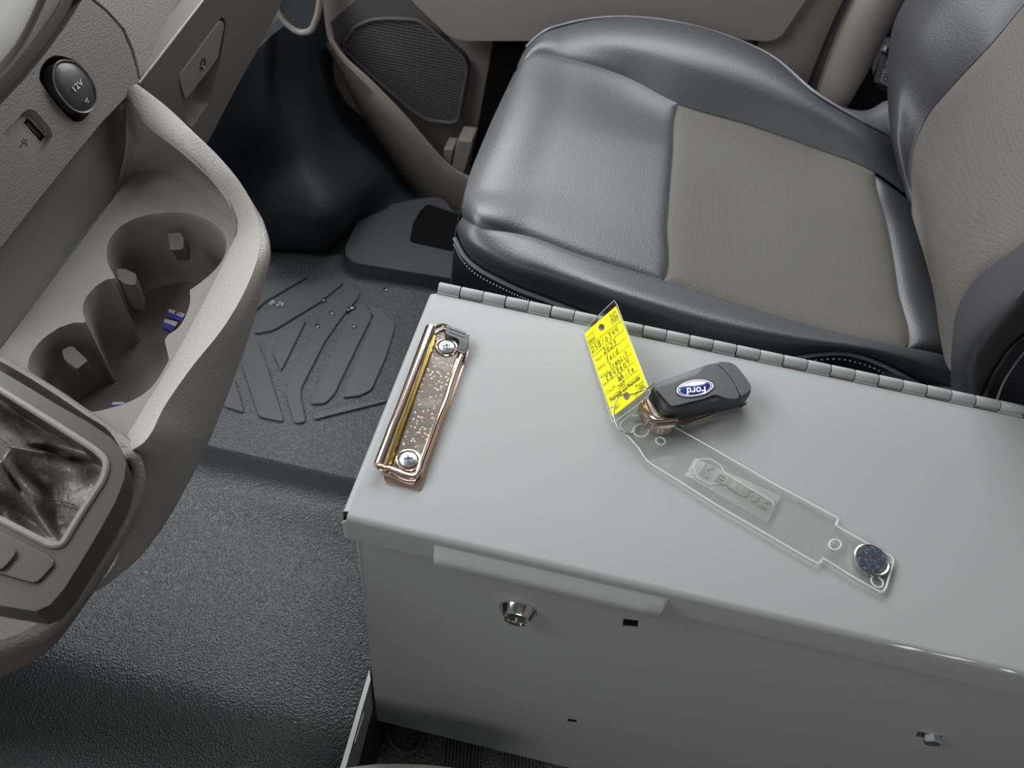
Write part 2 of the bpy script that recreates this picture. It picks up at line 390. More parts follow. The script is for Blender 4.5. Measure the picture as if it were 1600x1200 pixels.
MB().tube([p+Vector((0, .005, 0)) for p in R1], .0035, 8).build('pocket_lip', 'pillar_trim', D)
# bracket inside the pocket
MB().plate(up_(Z(2.608,400,0,[(820,572),(880,578),(882,600),(845,725),(795,700)]), y=1.255), (0, .05, 0)).build('pocket_divider', 'pillar_trim', D, bevel=.003)
MB().plate(up_(Z(2.608,400,0,[(765,605),(805,605),(790,690),(760,665)]), y=1.27), (0, .04, 0)).build('pocket_divider', 'pillar_trim', D, bevel=.003)
# armrest slab across the top
ar = up_([(600,-60),(640,-2),(700,57),(722,64),(860,64),(1020,50),(1215,66),(1300,-60)], y=1.27)
MB().plate(rnd(ar, .02, 4), (0, .07, 0)).build('armrest', mat('armrest_plastic', (.23, .213, .195), .5, spec=.35), D, bevel=.012, seg=4)
# black plate painted as the shade in the door gap, right of the speaker
MB().plate(up_([(772,55),(830,55),(860,300),(728,300)], y=1.30), (0, .03, 0)).build('door_gap_shade', 'void_black', D)
# B-pillar and door-edge trims
def trimline(name, left, right, y, depth, m, label, cat='trim'):
    n = len(left); rows = []
    for k in range(9):
        a = k/8; bulge = -depth*math.sin(math.pi*a)**.6
        rows.append([P(l[0]+(r[0]-l[0])*a, l[1]+(r[1]-l[1])*a, y=y)+Vector((0, bulge, 0)) for l, r in zip(left, right)])
    rows = [[p+Vector((0, .05, 0)) for p in rows[0]]]+rows+[[p+Vector((0, .05, 0)) for p in rows[-1]]]
    mb = MB().grid([curve(r, 14) for r in rows])
    o = mb.build(name, m, base=tuple(P(*left[-1], y=y))); return props(o, label, cat)
trimline('door_edge_trim', [(1228,-60),(1212,-2),(1170,100),(1130,200)], [(1350,-60),(1318,-2),(1262,130),(1225,240)], 1.30, .012, 'pillar_trim', 'grey-brown door edge trim strip, left of the darker gap by the pillar')
trimline('door_seal', [(1340,-60),(1312,-2),(1255,120),(1215,240)], [(1380,-60),(1345,-2),(1285,135),(1245,260)], 1.315, .006, 'door_dark', 'narrow dark rubber door seal between the two upright trims')
trimline('pillar_cover', [(1375,-60),(1340,-2),(1283,135),(1262,205)], [(1460,-60),(1424,-2),(1362,110),(1328,165)], 1.28, .018, 'pillar_trim', 'light taupe pillar cover with rounded face behind the seat cushion')
# belt anchor with label and grey sill moulding
MB().plate(up_([(1300,190),(1420,-20),(1470,-20),(1470,200),(1400,200)], y=1.27), (0, .04, 0)).build('pillar_void', 'void_black', D)
t = thing('seat_belt_anchor', P(1385, 110, y=1.16), 'black seat belt anchor with white printed label beside the pillar cover', 'seat belt anchor')
s4 = lambda pts: Z(3.75, 1180, 0, pts)
MB().plate(rnd(up_(s4([(700,470),(690,440),(730,350),(770,265),(850,265),(850,560),(720,520)]), y=1.19), .004), (0, .025, 0)).build('anchor_body', 'black_plastic', t, bevel=.002)
MB().plate(up_(s4([(712,430),(745,330),(790,268),(815,272),(808,520),(700,480)]), y=1.187), (0, .002, 0)).build('printed_label', mat('label_grey', (.10, .105, .115), .5), t)
lb = MB()
for (x0, y0, x1, y1) in [(735,480,752,400),(752,490,768,385),(768,380,782,340),(768,500,790,400),(785,505,797,400)]:
    for k in range(5):
        f = k/5; a = (x0+(x1-x0)*f*.3-2+(x1-x0)*f, y0+(y1-y0)*f); lb.plate(up_(s4([a, (a[0]+11, a[1]+3), (a[0]+13, a[1]-8), (a[0]+2, a[1]-11)]), y=1.186), (0, .0008, 0))
lb.build('label_print', 'label_white', t)
MB().lathe(P(*s4([(765,295)])[0], y=1.185), (0, -1, 0), [(.006, -.004), (.006, .003), (.003, .005)], 16).build('anchor_bolt', 'steel', t)
gm = [[P(*s4([q])[0], z=zz) for q, zz in row] for row in [
 [((440,600),.34),((560,640),.335),((680,640),.335),((760,590),.35),((830,560),.36)],
 [((500,660),.345),((600,690),.34),((700,690),.335),((770,650),.345),((840,620),.355)],
 [((600,720),.33),((680,750),.325),((740,770),.32),((790,770),.32),((850,770),.33)],
 [((640,790),.25),((700,820),.25),((760,840),.25),((800,850),.25),((860,850),.25)]]]
t = thing('sill_moulding', (.33, 1.1, .25), 'curved light grey plastic moulding tucked between cushion and backrest', 'trim')
Surf(gm).panel('moulding_surface', 0, 3, 0, 4, mat('light_moulding', (.24, .25, .26), .4), t, 24, 24, thick=.004)
# handle loop under the dash
t = thing('dash_end_handle', P(468, 30, y=1.08), 'oval loop with pale rim under the dash end, top of the photo', 'handle')
lp = up_([(445,-30),(434,12),(444,32),(468,50),(484,48),(494,30),(500,0),(498,-40)], y=1.08)
MB().tube(curve(lp, 50), .0048, 10).build('handle_loop', 'pillar_trim', t)
MB().plate(lp, (0, .02, 0)).build('handle_recess', 'sill_plastic', t)
# ================================================================== FOOTWELL THINGS
t = thing('door_sill_step', P(600, 400, z=0), 'raised smooth dark plastic sill step in the footwell corner by the door', 'sill')
st = rnd(up_(Z(2.608,400,0,[(362,1012),(372,985),(425,878),(460,856),(640,812),(760,800),(900,1000),(900,1170),(830,1140),(400,1070),(366,1040)]), z=.035), .02, 5)
MB().plate(st, (0, 0, -.045)).build('step_plate', 'sill_plastic', t, bevel=.008, seg=3)
MB().plate([p+Vector(((p.x-t.location.x)*.03, (p.y-t.location.y)*.08-.006, -.030)) for p in st], (0, 0, -.012)).build('step_flange', 'mat_rubber', t, bevel=.003)
MB().plate(rnd(up_(Z(2.608,400,0,[(625,982),(640,910),(668,858),(700,830),(900,900),(900,1040),(800,1020)]), z=.0372), .008), (0, 0, -.004)).build('step_shadow_plate', 'void_black', t)  # black plate standing in for the shadow in the sill step gap
# floor mat with moulded ribs
t = thing('floor_mat', (-.38, .8, .0), 'black rubber floor mat with moulded angular ribs in the passenger footwell', 'floor mat')
mo = [(-.62,.588),(-.60,.586),(-.10,.586),(-.05,.60),(-.05,1.03),(-.40,1.06),(-.46,1.02),(-.64,.99)]
MB().plate([(x, y, .004) for x, y in mo], (0, 0, -.012)).build('mat_base', 'mat_rubber', t, bevel=.002)
zm = lambda pts: Z(3.3325, 340, 340, pts)
RB = [[(190,600),(215,520),(290,450),(520,335),(560,315),(655,335),(640,350),(530,440),(430,500),(290,585),(215,600)],
 [(570,430),(700,362),(745,385),(725,425),(660,500),(560,640),(435,885),(432,930),(460,1062),(400,1070),(355,920),(365,850),(520,540)],
 [(690,495),(745,440),(790,455),(800,520),(740,640),(605,920),(560,965),(482,970)],
 [(755,425),(870,495),(922,552),(918,590),(870,740),(800,895),(740,925),(652,935),(740,700),(815,515),(750,440)],
 [(462,528),(330,797),(290,705),(298,670),(345,585)],
 [(195,640),(215,660),(262,790),(345,1062),(215,1035),(125,760),(150,660)],
 [(498,1015),(560,1000),(870,945),(880,955),(560,1035),(502,1052)],
 [(85,830),(138,1015),(30,980)],
 [(180,500),(240,440),(470,305),(440,300),(330,285),(240,350),(150,420)]]
for r in RB:
    MB().plate(rnd(up_(zm(r), z=.0085), .006, 3), (0, 0, -.006)).build('rib', 'mat_rib', t, bevel=.0022)
DR = [(695,475,.0075),(710,570,.0048),(520,565,.0050),(595,498,.0045),(550,428,.0036),(580,467,.003),(875,365,.0050),(830,458,.0030),(370,322,.003),(665,440,.0025)]
wh = ['large water drop on the mat, biggest of the cluster by the long ribs', 'round water drop on the second rib, below the biggest drop', 'water drop at the left end of the drop cluster, beside the small triangular rib', 'elongated water drop between the two left drops of the cluster', 'small dark drop at the rib edge, upper left of the cluster', 'tiny drop just above the elongated drop', 'tall glinting drop on the flat mat edge nearest the sill step', 'flat dark drop just right of the ribs, below the glinting one', 'tiny drop on the mat rib close to the cupholder console', 'tiny drop immediately above the biggest drop']
for (a, b, r), l in zip(DR, wh):
    p = P(*zm([(a, b)])[0], z=.0085)
    if (a, b) in ((875,365),(830,458)): p.z = .004
    prof = [(r*math.cos(q), r*.55*math.sin(q)) for q in (0, .35, .7, 1.05, 1.35, 1.5)]
    o = MB().lathe(p, (0, 0, 1), prof, 14).build('water_drop', mat('wet_drop', (.02, .02, .02), .06, spec=1, coat=1) if 'wet_drop' not in M else 'wet_drop', base=tuple(p)); props(o, l, 'water drop', 'water drops on the floor mat'); o.scale = (1.25, .8, 1); o.rotation_euler.z = a*.01
p = P(*zm([(310,452)])[0], z=.0085)
mb = MB(); random.seed(3)
for k in range(9):
    c = p+Vector((random.uniform(-.010, .010), random.uniform(-.004, .004), .002)); r = random.uniform(.002, .004)
    mb.lathe(c, (random.uniform(-.5,.5), random.uniform(-.5,.5), 1), [(r*.6, -r*.6), (r, 0), (r*.5, r*.7)], 7)
props(mb.build('leaf_scrap', mat('scrap', (.28, .28, .27), .35), base=tuple(p)), 'small crumpled pale scrap on the floor mat beside the console', 'scrap')
# ================================================================== DASHBOARD
DX = -.455
D0 = P(210, 138, x=DX); DN = Vector((.90, 0, .44)).normalized(); DPL = (D0, DN)
dash = thing('dashboard', (-.6, .6, .45), 'taupe grained dashboard centre and lower panels, upper left of the photo', 'dashboard')
seam = [(128,-40),(142,0),(166,19),(190,46),(205,80),(213,108),(217,129)]
le = [(209,139),(160,190),(110,250),(60,312),(0,388),(-60,460)]
b1 = [(160,-40),(128,0),(104,39),(71,84),(39,123),(0,165),(-60,220)]
# dash face as net, 12V hole and USB hole left open
hole12 = Z(4.617, 0, 0, [(345,425),(400,400),(480,412),(560,450),(630,530),(680,620),(692,690),(670,770),(620,850),(560,880),(510,860),(440,790),(360,690),(290,590),(285,540),(300,480)])
holeu = Z(4.617, 0, 0, [(180,800),(215,785),(260,800),(370,930),(380,985),(340,1060),(240,1170),(205,1165),(40,985),(35,950)])
outer = [P(a, b, pl=DPL) for a, b in seam+le+[(-100, 380), (-100, 200)]+b1[::-1]]
h12 = curve([P(a, b, pl=DPL) for a, b in hole12], 40, True); hus = rnd([P(a, b, pl=DPL) for a, b in holeu], .004, 2)
MB().plate(outer, -DN*.012, [h12, hus]).build('centre_panel', 'dash_plastic_shaded', dash, ang=30)
MB().plate([p-DN*.05 for p in outer], -DN*.01).build('dash_backing', 'void_black', dash)
# socket well and cap
q = [p-DN*.012 for p in h12]; c12 = sum(q, Vector())/len(q)
sock = MB().grid([h12, q, [c12+(p-c12)*.9-DN*.022 for p in q], [c12+(p-c12)*.02-DN*.022 for p in q]], cv=True).build('socket_well', 'black_plastic', dash, ang=60)
cp = Z(4.617, 0, 0, [(470,437),(540,452),(610,510),(665,590),(690,665),(690,740),(660,795),(600,815),(530,795),(460,730),(400,640),(380,560),(390,480),(425,445)])
cpw = curve([P(a, b, pl=(D0+DN*.006, DN)) for a, b in cp], 48, True); cc = sum(cpw, Vector())/48
K = thing('power_socket_cap', P(560/4.617, 640/4.617, pl=DPL), 'round black power socket cap marked 12V on the dash, above the USB port', 'socket cap')
rows = [[cc+(p-cc)*s+DN*h for p in cpw] for s, h in [(.97,-.022),(.98,-.004),(1.0,-.0015),(1.0,0),(.985,.0008),(.955,.0006),(.93,-.0002),(.9,.0004),(.6,.0018),(.3,.0024),(.01,.0026)]]
MB().grid(rows, cv=True).build('cap', mat('cap_plastic', (.028, .028, .029), .42, spec=.5), K, ang=50)
MB().tube([cc+(p-cc)*.995+DN*.0006 for p in cpw], .0008, 6, closed=True).build('cap_rim', mat('rim_grey', (.10, .10, .10), .3), K)
pc = lambda a, b, h=.0092: P(a/4.617, b/4.617, pl=(D0+DN*h, DN))
text('12V', pc(545,662), pc(605,602), pc(555,590)-pc(580,632), (pc(520,625)-pc(545,662)).length*1.0, 'white_print', K, 'marking')
MB().tube([pc(615,735), pc(640,735), pc(628,708)], .00035, 5, closed=True).build('marking', 'white_print', K)
# usb port
qb = [p-DN*.006 for p in hus]; cu = sum(qb, Vector())/len(qb)
Ut = thing('usb_port', P(45, 215, pl=DPL), 'recessed grey USB port insert on the dash, below the power socket', 'usb port')
MB().grid([hus, [cu+(p-cu)*.93 for p in qb]], cv=True).build('recess_edge', 'console_smooth', Ut, ang=60)
pu = lambda a, b, h=0: P(a/4.617, b/4.617, pl=(D0+DN*(-.006+h), DN))
slot = [pu(165,890), pu(205,845), pu(330,975), pu(290,1028)]
MB().plate([cu+(p-cu)*.93 for p in qb], -DN*.003, [slot]).build('port_face', mat('usb_face', (.15, .142, .135), .45), Ut)
sc = sum(slot, Vector())/4
MB().grid([slot, [p-DN*.008 for p in slot], [sc+(p-sc)*.05-DN*.008 for p in slot]], cv=True).build('port_shell', 'black', Ut, smooth=False)
MB().tube(slot, .0007, 6, closed=True).build('port_rim', 'steel', Ut)
MB().plate([pu(186,892,-.003), pu(202,875,-.003), pu(298,975,-.003), pu(284,995,-.003)], -DN*.005).build('contact_tongue', 'usb_copper', Ut)
sy = MB(); w = .00035
for a in [[(148,1055),(195,1010)], [(165,1040),(160,1015),(172,1005)], [(172,1033),(195,1035),(192,1048)]]: sy.tube([pu(*k, .0002) for k in a], w, 5)
for a, r in [((148,1055),.0009), ((190,1012),.0008), ((172,1003),.0007), ((192,1047),.0007)]: sy.lathe(pu(*a, 0), DN, [(r, 0), (r, .0004)], 10)
sy.build('marking', 'ink', Ut)
# rounded bezel bands at the far upper left
def line(pts, h): return curve([P(a, b, pl=(D0+DN*h, DN)) for a, b in pts], 30)
B = [line(b1, -.012), line([(x-7, y-7) for x, y in b1], -.010), line([(x-14, y-12) for x, y in b1], .004), line([(x-20, y-17) for x, y in b1], .007), line([(118,-40),(104,0),(76,45),(43,93),(0,139),(-60,190)], .003)]
MB().grid(B).build('bezel_roll', 'dash_plastic_shaded', dash, ang=80)
B2 = [line([(116,-40),(103,-1),(75,44),(42,92),(-1,138),(-60,188)], .0015), line([(112,-40),(99,-3),(72,41),(39,89),(-4,134),(-60,184)], .004), line([(88,-40),(73,0),(56,38),(30,84),(0,122),(-60,170)], .005), line([(84,-40),(69,0),(52,36),(26,82),(-4,118),(-60,166)], -.006), line([(74,-40),(60,-2),(45,31),(19,76),(-12,110),(-70,160)], -.004)]
MB().grid(B2).build('bezel_band', 'console_smooth', dash, ang=80)
B3 = [line([(76,-40),(62,-2),(47,33),(21,78),(-10,112),(-70,160)], -.006), line([(60,-50),(50,-2),(36,26),(12,62),(-20,90),(-80,150)], .003), line([(40,-60),(30,-10),(10,20),(-20,50),(-60,80),(-100,120)], .006), line([(0,-90),(-20,-60),(-60,-30),(-90,10),(-110,30),(-140,80)], .008)]
MB().grid(B3).build('screen_bezel', 'screen', dash, ang=80)
# seam shadow gap + upper glovebox panel
gp = [(144,-60),(146,0),(168,18),(193,45),(208,79),(216,108),(219,126),(240,99),(270,60),(315,1),(350,-60)]
UN = Vector((.86, .08, .50)).normalized(); UPL = (D0+Vector((0, .01, 0)), UN)
MB().plate([P(a, b, pl=UPL) for a, b in gp], -UN*.02).build('upper_panel', 'dash_plastic_shaded', dash, bevel=.002)
GP = (D0+Vector((0, .01, 0)), Vector((1, 0, -.10)).normalized())
gl = [(217,131),(240,102),(270,63),(317,2),(350,-60),(470,-60),(438,10),(415,55),(370,135),(325,222),(300,260),(230,260),(190,170)]
f1 = lambda pts: Z(3.75, 0, 0, pts)
hr = f1([(1300,95),(1322,120),(1322,160),(1290,360),(1235,560),(1215,615),(1125,748),(1095,720),(1072,605),(1045,470),(1052,430),(1160,290)])
hrw = rnd([P(a, b, pl=GP) for a, b in hr], .004, 3)
gb = thing('glovebox', tuple(P(300, 120, pl=GP)), 'taupe glovebox door with recessed latch, right of the power socket', 'glovebox')
MB().plate([P(a, b, pl=GP) for a, b in gl], -GP[1]*.02, [hrw]).build('glovebox_door', mat('glovebox_plastic', (.105, .10, .09), .5, bump=('noise', 700, .3, .0005)), gb, bevel=.002)
MB().tube([P(a, b, pl=(GP[0]+Vector((.0005, 0, 0)), GP[1])) for a, b in [(217,130),(240,101),(270,62),(317,1),(350,-60)]], .0012, 6).build('door_edge', 'console_plastic', gb)
MB().plate([p-GP[1]*.018 for p in hrw], -GP[1]*.006).build('latch_recess', 'glovebox_plastic', gb)
hf = f1([(1296,122),(1308,135),(1306,165),(1270,340),(1195,440),(1090,572),(1076,565),(1046,455),(1055,428),(1160,290),(1275,130)])
hfw = rnd([P(a, b, pl=GP) for a, b in hf], .003, 3)
la = MB().plate([p+GP[1]*.001 for p in hfw], -GP[1]*.010).build('latch_paddle', 'console_smooth', gb, bevel=.0015)
lk = P(*f1([(1183,370)])[0], pl=GP)
o = MB().lathe(lk, GP[1], [(.0062, -.004), (.0062, .0016), (.005, .0022), (.004, .001), (.001, .0005)], 24).build('lock_cylinder', 'black_plastic', la)
MB().lathe(P(*f1([(1170,383)])[0], pl=GP), GP[1], [(.0012, 0), (.0012, .003), (.0005, .0035)], 8).build('lock_glint', 'steel', la)
# ================================================================== CUPHOLDER CONSOLE
TZ = .49
con = thing('cupholder_console', (-.38, .42, .2), 'pale taupe plastic cupholder bin with sweeping curved rim below the dash', 'console')
Bp = [(196,149,.545),(230,190,.54),(285,233,.535),(335,280,.52),(362,320,.505),(371,356,.498),(356,393,.495),(333,442,.494),(302,502,.493),(267,567,.493),(232,625,.493),(196,683,.493),(165,725,.488),(158,760,.474),(125,780,.458)]
Cp = [(214,131,.553),(262,168,.55),(300,204,.545),(345,248,.535),(386,302,.525),(404,347,.518),(404,395,.514),(386,447,.512),(348,513,.512),(297,577,.512),(257,635,.511),(226,690,.508),(194,714,.500),(184,755,.482),(145,785,.462)]
Dp = [None]*5+[(412,372,.50),(416,405,.485),(408,455,.46),(392,517,.43),(362,600,.40),(335,668,.385),(305,728,.38),(266,793,.372),(238,826,.362),(190,850,.358)]
Bv = [P(a, b, z=c) for a, b, c in Bp]; Cv = [P(a, b, z=c) for a, b, c in Cp]
Dv = [P(*q[:2], z=q[2]) if q else None for q in Dp]
Av = [P(a, b, z=TZ) for a, b in [(179,310),(196,288),(225,265),(285,288),(345,335)]]
# far outer wall: goes straight down under the crest
for k in range(5): Dv[k] = Cv[k]+Vector((.002, .004, -.07))
mid = [c*.5+b*.5+Vector((0, 0, .004)) for b, c in zip(Bv, Cv)]
sh = [c*.72+d*.28+(Vector((.006, .002, .004)) if k > 5 else Vector((.003, .003, 0))) for k, (c, d) in enumerate(zip(Cv, Dv))]
Ev = [d+Vector((-.02, -.008, -.045)) for d in Dv]; Fv = [d+Vector((-.055, -.02, -.09)) for d in Dv]
NS = 90
inn = [b+Vector((-.001, -.001, -.02)) for b in Bv]
for k in range(5): inn[k] = Bv[k]+Vector((-.001, -.001, -.004))
net = [curve(r, NS) for r in (inn, Bv, mid, Cv, sh, Dv, Ev, Fv)]
ex = []
cols = []
for j in range(NS):
    pr = [net[i][j] for i in range(8)]
    B_, C_ = pr[1], pr[3]; up1 = Vector((0, 0, 1))
    top_ = [B_, B_+(C_-B_)*.07+up1*.0016, B_+(C_-B_)*.30+up1*.0026, B_+(C_-B_)*.62+up1*.0026, B_+(C_-B_)*.88+up1*.0012]
    fine = [pr[0]]+top_+curve([C_, pr[4], pr[5], pr[6], pr[7]], 24); cols.append(fine)
MB().grid(cols).build('curved_rim', 'console_plastic', con, ang=50)
ia = [P(a, b, z=TZ-.002) for a, b in [(176,316),(190,292),(212,272),(245,270),(290,292),(332,322),(362,352),(366,372)]]
ib = [P(a, b, z=c) for a, b, c in [(196,149,.545),(213,172,.542),(248,205,.537),(285,233,.535),(320,266,.525),(347,298,.512),(366,332,.502),(371,356,.498)]]
im = [a*.5+b*.5+Vector((.004, .004, 0))*(1 if k < 6 else 0) for k, (a, b) in enumerate(zip(ia, ib))]
cu_ = [curve(r, 70) for r in (ia, im, ib)]
MB().grid([curve([r[j] for r in cu_], 12) for j in range(70)]).build('inner_wall', 'console_smooth', con, ang=80)
# tray with the joined cup wells
z2 = lambda pts: Z(2.4, 0, 200, pts)
op = z2([(400,480),(408,425),(445,375),(510,338),(600,319),(690,318),(765,338),(822,376),(848,422),(843,475),(812,525),(768,567),(712,608),(713,650),(700,695),(672,745),(632,775),(618,795),(634,870),(600,930),(560,980),(500,1020),(420,1048),(335,1063),(255,1022),(170,965),(112,918),(106,880),(122,838),(162,790),(222,748),(278,730),(318,727),(310,685),(320,640),(360,592),(400,568),(430,560),(410,520)])
ow = [P(a, b, z=TZ) for a, b in op]
def dens(pts, keep):
    """smooth closed outline but corners kept"""
    out = []; n = len(pts)
    for i in range(n):
        a, b, c, d = pts[i-1], pts[i], pts[(i+1) % n], pts[(i+2) % n]
        if i in keep: a = b*2-c
        if (i+1) % n in keep: d = c*2-b
        for j in range(5): out.append(cr(a, b, c, d, j/5))
    return out
owd = dens(ow, {12, 17, 18, 30, 35})
tray_o = [P(a, b, z=TZ) for a, b in [(-40,600),(176,312),(192,280),(220,260),(262,262),(310,288),(352,328),(378,352)]]+[Vector((b.x, b.y, TZ)) for b in Bv[4:12]]+[P(a, b, z=TZ) for a, b in [(150,665),(90,632),(20,590)]]
MB().plate(tray_o, (0, 0, -.003), [owd]).build('tray', 'console_smooth', con, ang=30)
cen = sum(ow, Vector())/len(ow); DEP = .078
nw = len(owd)
# flare the edge a little, walls taper to the floor
wl = []
for s, h in [(1.0,0),(.992,-.002),(.985,-.006),(.975,-.02),(.962,-.045),(.95,-.068),(.93,-.075),(.90,-DEP)]:
    wl.append([Vector((cen.x+(p.x-cen.x)*s, cen.y+(p.y-cen.y)*s, TZ+h)) for p in owd])
MB().grid(wl, cv=True).build('cup_wells', 'console_smooth', con, ang=38)
MB().plate([Vector((cen.x+(p.x-cen.x)*.91, cen.y+(p.y-cen.y)*.91, TZ-DEP+.001)) for p in owd], (0, 0, -.004)).build('well_floor', 'console_smooth', con)
# back wall of the bin
bw = [P(-40,605,z=TZ-.004), P(185,303,z=TZ-.004), P(226,264,z=TZ-.004), P(262,262,z=TZ-.004)]
bt = [P(-60,458,pl=DPL)-DN*.008, P(100,268,pl=DPL)-DN*.008, P(209,141,pl=DPL)-DN*.008, P(216,140,z=.545)+Vector((0, .01, 0))]
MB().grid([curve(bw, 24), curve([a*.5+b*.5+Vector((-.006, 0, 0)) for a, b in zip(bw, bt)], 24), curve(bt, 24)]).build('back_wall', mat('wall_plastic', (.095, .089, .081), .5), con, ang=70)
# grip fingers inside the wells
def finger(pts, z, dvec, sub):
    return MB().plate(rnd([P(a, b, z=z) for a, b in z2(pts)], .002, 2), dvec).build('grip_finger', mat('finger_plastic', (.07, .066, .06), .75, spec=.12) if 'finger_plastic' not in M else 'finger_plastic', con, bevel=.0004, ang=25)
finger([(628,395),(678,390),(690,415),(686,455),(638,458)], TZ-.006, (.001, .004, -.016), 0)
finger([(436,528),(470,528),(512,548),(508,590),(470,585),(440,565)], TZ-.004, (.0, .0, -.030), 0)
finger([(230,832),(270,815),(330,872),(290,905),(240,868)], TZ-.012, (-.002, .002, -.014), 0)
# blue/white stickers on the well floor
for nm, pts, bl in [('paper_sticker', [(635,680),(694,700),(680,728),(628,706)], 'blue and white paper sticker with small arrow in the far cup well, upper one'), ('paper_sticker', [(620,718),(668,730),(645,765),(608,745)], 'blue and white paper sticker in the far cup well, lower one of the two'), ('paper_sticker', [(425,1030),(468,1030),(460,1046),(412,1054)], 'blue and white paper sticker at the bottom of the near cup well')]:
    zz = TZ-DEP+.003
    w4 = [P(a, b, z=zz) for a, b in z2(pts)]
    S = thing(nm, tuple(w4[3]), bl, 'sticker', 'blue and white stickers in the cup wells')
    MB().plate(w4, (0, 0, .0004)).build('sticker_paper', 'sticker_blue', S)
    a, b, c, d = w4; e = Vector((0, 0, .0006))
    MB().plate([a+e, b+e, b*.55+c*.45+e, a*.55+d*.45+e], (0, 0, .0003)).build('white_stripe', 'sticker_white', S)
    if 'upper' in bl:
        o1 = a*.72+c*.28+Vector((0, 0, .0013)); o2 = b*.8+d*.2+Vector((0, 0, .0013))
        MB().tube([o1*.7+o2*.3, o2], .0004, 5).tube([o1*.5+o2*.5+Vector((0, .002, 0)), o1*.75+o2*.25, o1*.5+o2*.5-Vector((0, .002, 0))], .0004, 5).build('arrow_print', 'ink', S)
# ================================================================== SHIFTER CONSOLE
sc_ = thing('shifter_console', (-.36, .24, .2), 'taupe shifter console block, lower left of the photo', 'console')
So = [(-80,510,.505),(0,556,.505),(46,582,.505),(92,611,.505),(137,642,.505),(175,668,.505),(205,692,.503),(215,710,.502),(222,734,.497),(217,777,.488),(197,824,.478),(164,877,.465),(122,935,.45),(72,985,.44),(0,1015,.43),(-80,1045,.42)]
Do = [(-80,540,.46),(0,585,.46),(46,610,.46),(92,640,.45),(137,670,.45),(180,700,.44),(205,722,.46),(219,752,.455),(213,790,.44),(200,822,.43),(184,852,.41),(157,900,.39),(124,950,.37),(71,1018,.35),(0,1060,.33),(-80,1100,.32)]
Sv = [P(a, b, z=c) for a, b, c in So]; Dd = [P(a, b, z=c) for a, b, c in Do]
Iv = [P(a-(18 if k > 5 else 4), b+(6 if k < 8 else -8), z=c+.003) for k, (a, b, c) in enumerate(So)]
rowsS = [curve([v+Vector((-.004, 0, -.03)) for v in Iv], 60), curve(Iv, 60), curve(Sv, 60), curve([s*.6+d*.4+Vector((.004, 0, .003)) for s, d in zip(Sv, Dd)], 60), curve(Dd, 60), curve([d+Vector((-.05, -.01, -.03)) for d in Dd], 60), curve([Vector((d.x-.34, d.y-.03, .05)) for d in Dd], 60)]
cols = [[rowsS[0][j]]+curve([r[j] for r in rowsS[1:]], 30) for j in range(60)]
mat('shifter_plastic', (.13, .124, .114), .5, bump=('voronoi', 430, .7, .0009))
MB().grid(cols).build('console_side', 'shifter_plastic', sc_, ang=60)
FN = Vector((.12, -.10, 1)).normalized(); F0 = P(165, 730, z=.518); FPL = (F0, FN)
fo = [(-80,530),(-40,556),(0,579),(46,606),(92,634),(140,661),(172,683),(190,702),(197,724),(194,748),(180,785),(155,830),(128,875),(100,920),(78,945),(55,955),(0,946),(-80,930)]
fi = [(-80,562),(0,609),(75,656),(135,697),(160,715),(167,730),(162,748),(130,798),(104,843),(92,853),(78,852),(0,812),(-80,775)]
fov = [P(a, b, pl=FPL) for a, b in fo]; fiv = [P(a, b, pl=FPL) for a, b in fi]
MB().plate(fov, -FN*.028, [fiv]).build('shifter_frame', 'frame_plastic', sc_, bevel=.006, seg=4)
MB().tube([p+FN*.0005 for p in rnd([P(a, b, pl=FPL) for a, b in [(-80,562),(0,609),(75,656),(150,704),(168,722),(162,750),(130,798),(97,852),(80,853),(0,812),(-80,775)]], .010, 5)], .0022, 8, closed=True).build('frame_bead', mat('bead_plastic', (.20, .19, .175), .3), sc_)
# lower panel and switch blank
MB().plate(rnd([P(a, b, pl=(F0+FN*.002, FN)) for a, b in [(-80,800),(0,829),(76,868),(86,880),(56,912),(0,896),(-80,880)]], .004), -FN*.006).build('lower_panel', 'frame_plastic', sc_, bevel=.002)
MB().plate(rnd([P(a, b, pl=(F0+FN*.0045, FN)) for a, b in [(-80,850),(0,850),(23,857),(24,866),(3,890),(-80,880)]], .003), -FN*.004).build('switch_blank', 'frame_plastic', sc_, bevel=.001)
# leather boot
bc = (-20, 690)
net = []
random.seed(11)
for k, (s, dz) in enumerate([(1.06,-.010),(.93,-.018),(.78,-.020),(.60,-.014),(.42,-.006),(.2,.01)]):
    row = []
    for j, (a, b) in enumerate(fi[1:12]):
        x = bc[0]+(a-bc[0])*s; y = bc[1]+(b-bc[1])*s
        wv = (.006*math.sin(j*2.3+k*1.1)+.003*random.uniform(-1, 1)) if 0 < k < 5 else 0
        row.append(P(x, y, pl=(F0+FN*(dz+wv-.004), FN)))
    net.append(row)
Surf(net).panel('shift_boot', 0, 5, 0, 10, 'boot_leather', sc_, 60, 90, thick=.002)
sb = MB()
for off in (0, 5):
    pth = [P(a, b+off, pl=(F0-FN*.0175, FN)) for a, b in [(40,776),(62,779),(85,782),(105,786),(122,792)]]
    c = curve(pth, 50)
    for i in range(0, 48, 3): sb.tube([c[i], c[i+1]], .0006, 5)
sb.build('boot_stitching', 'black', sc_)
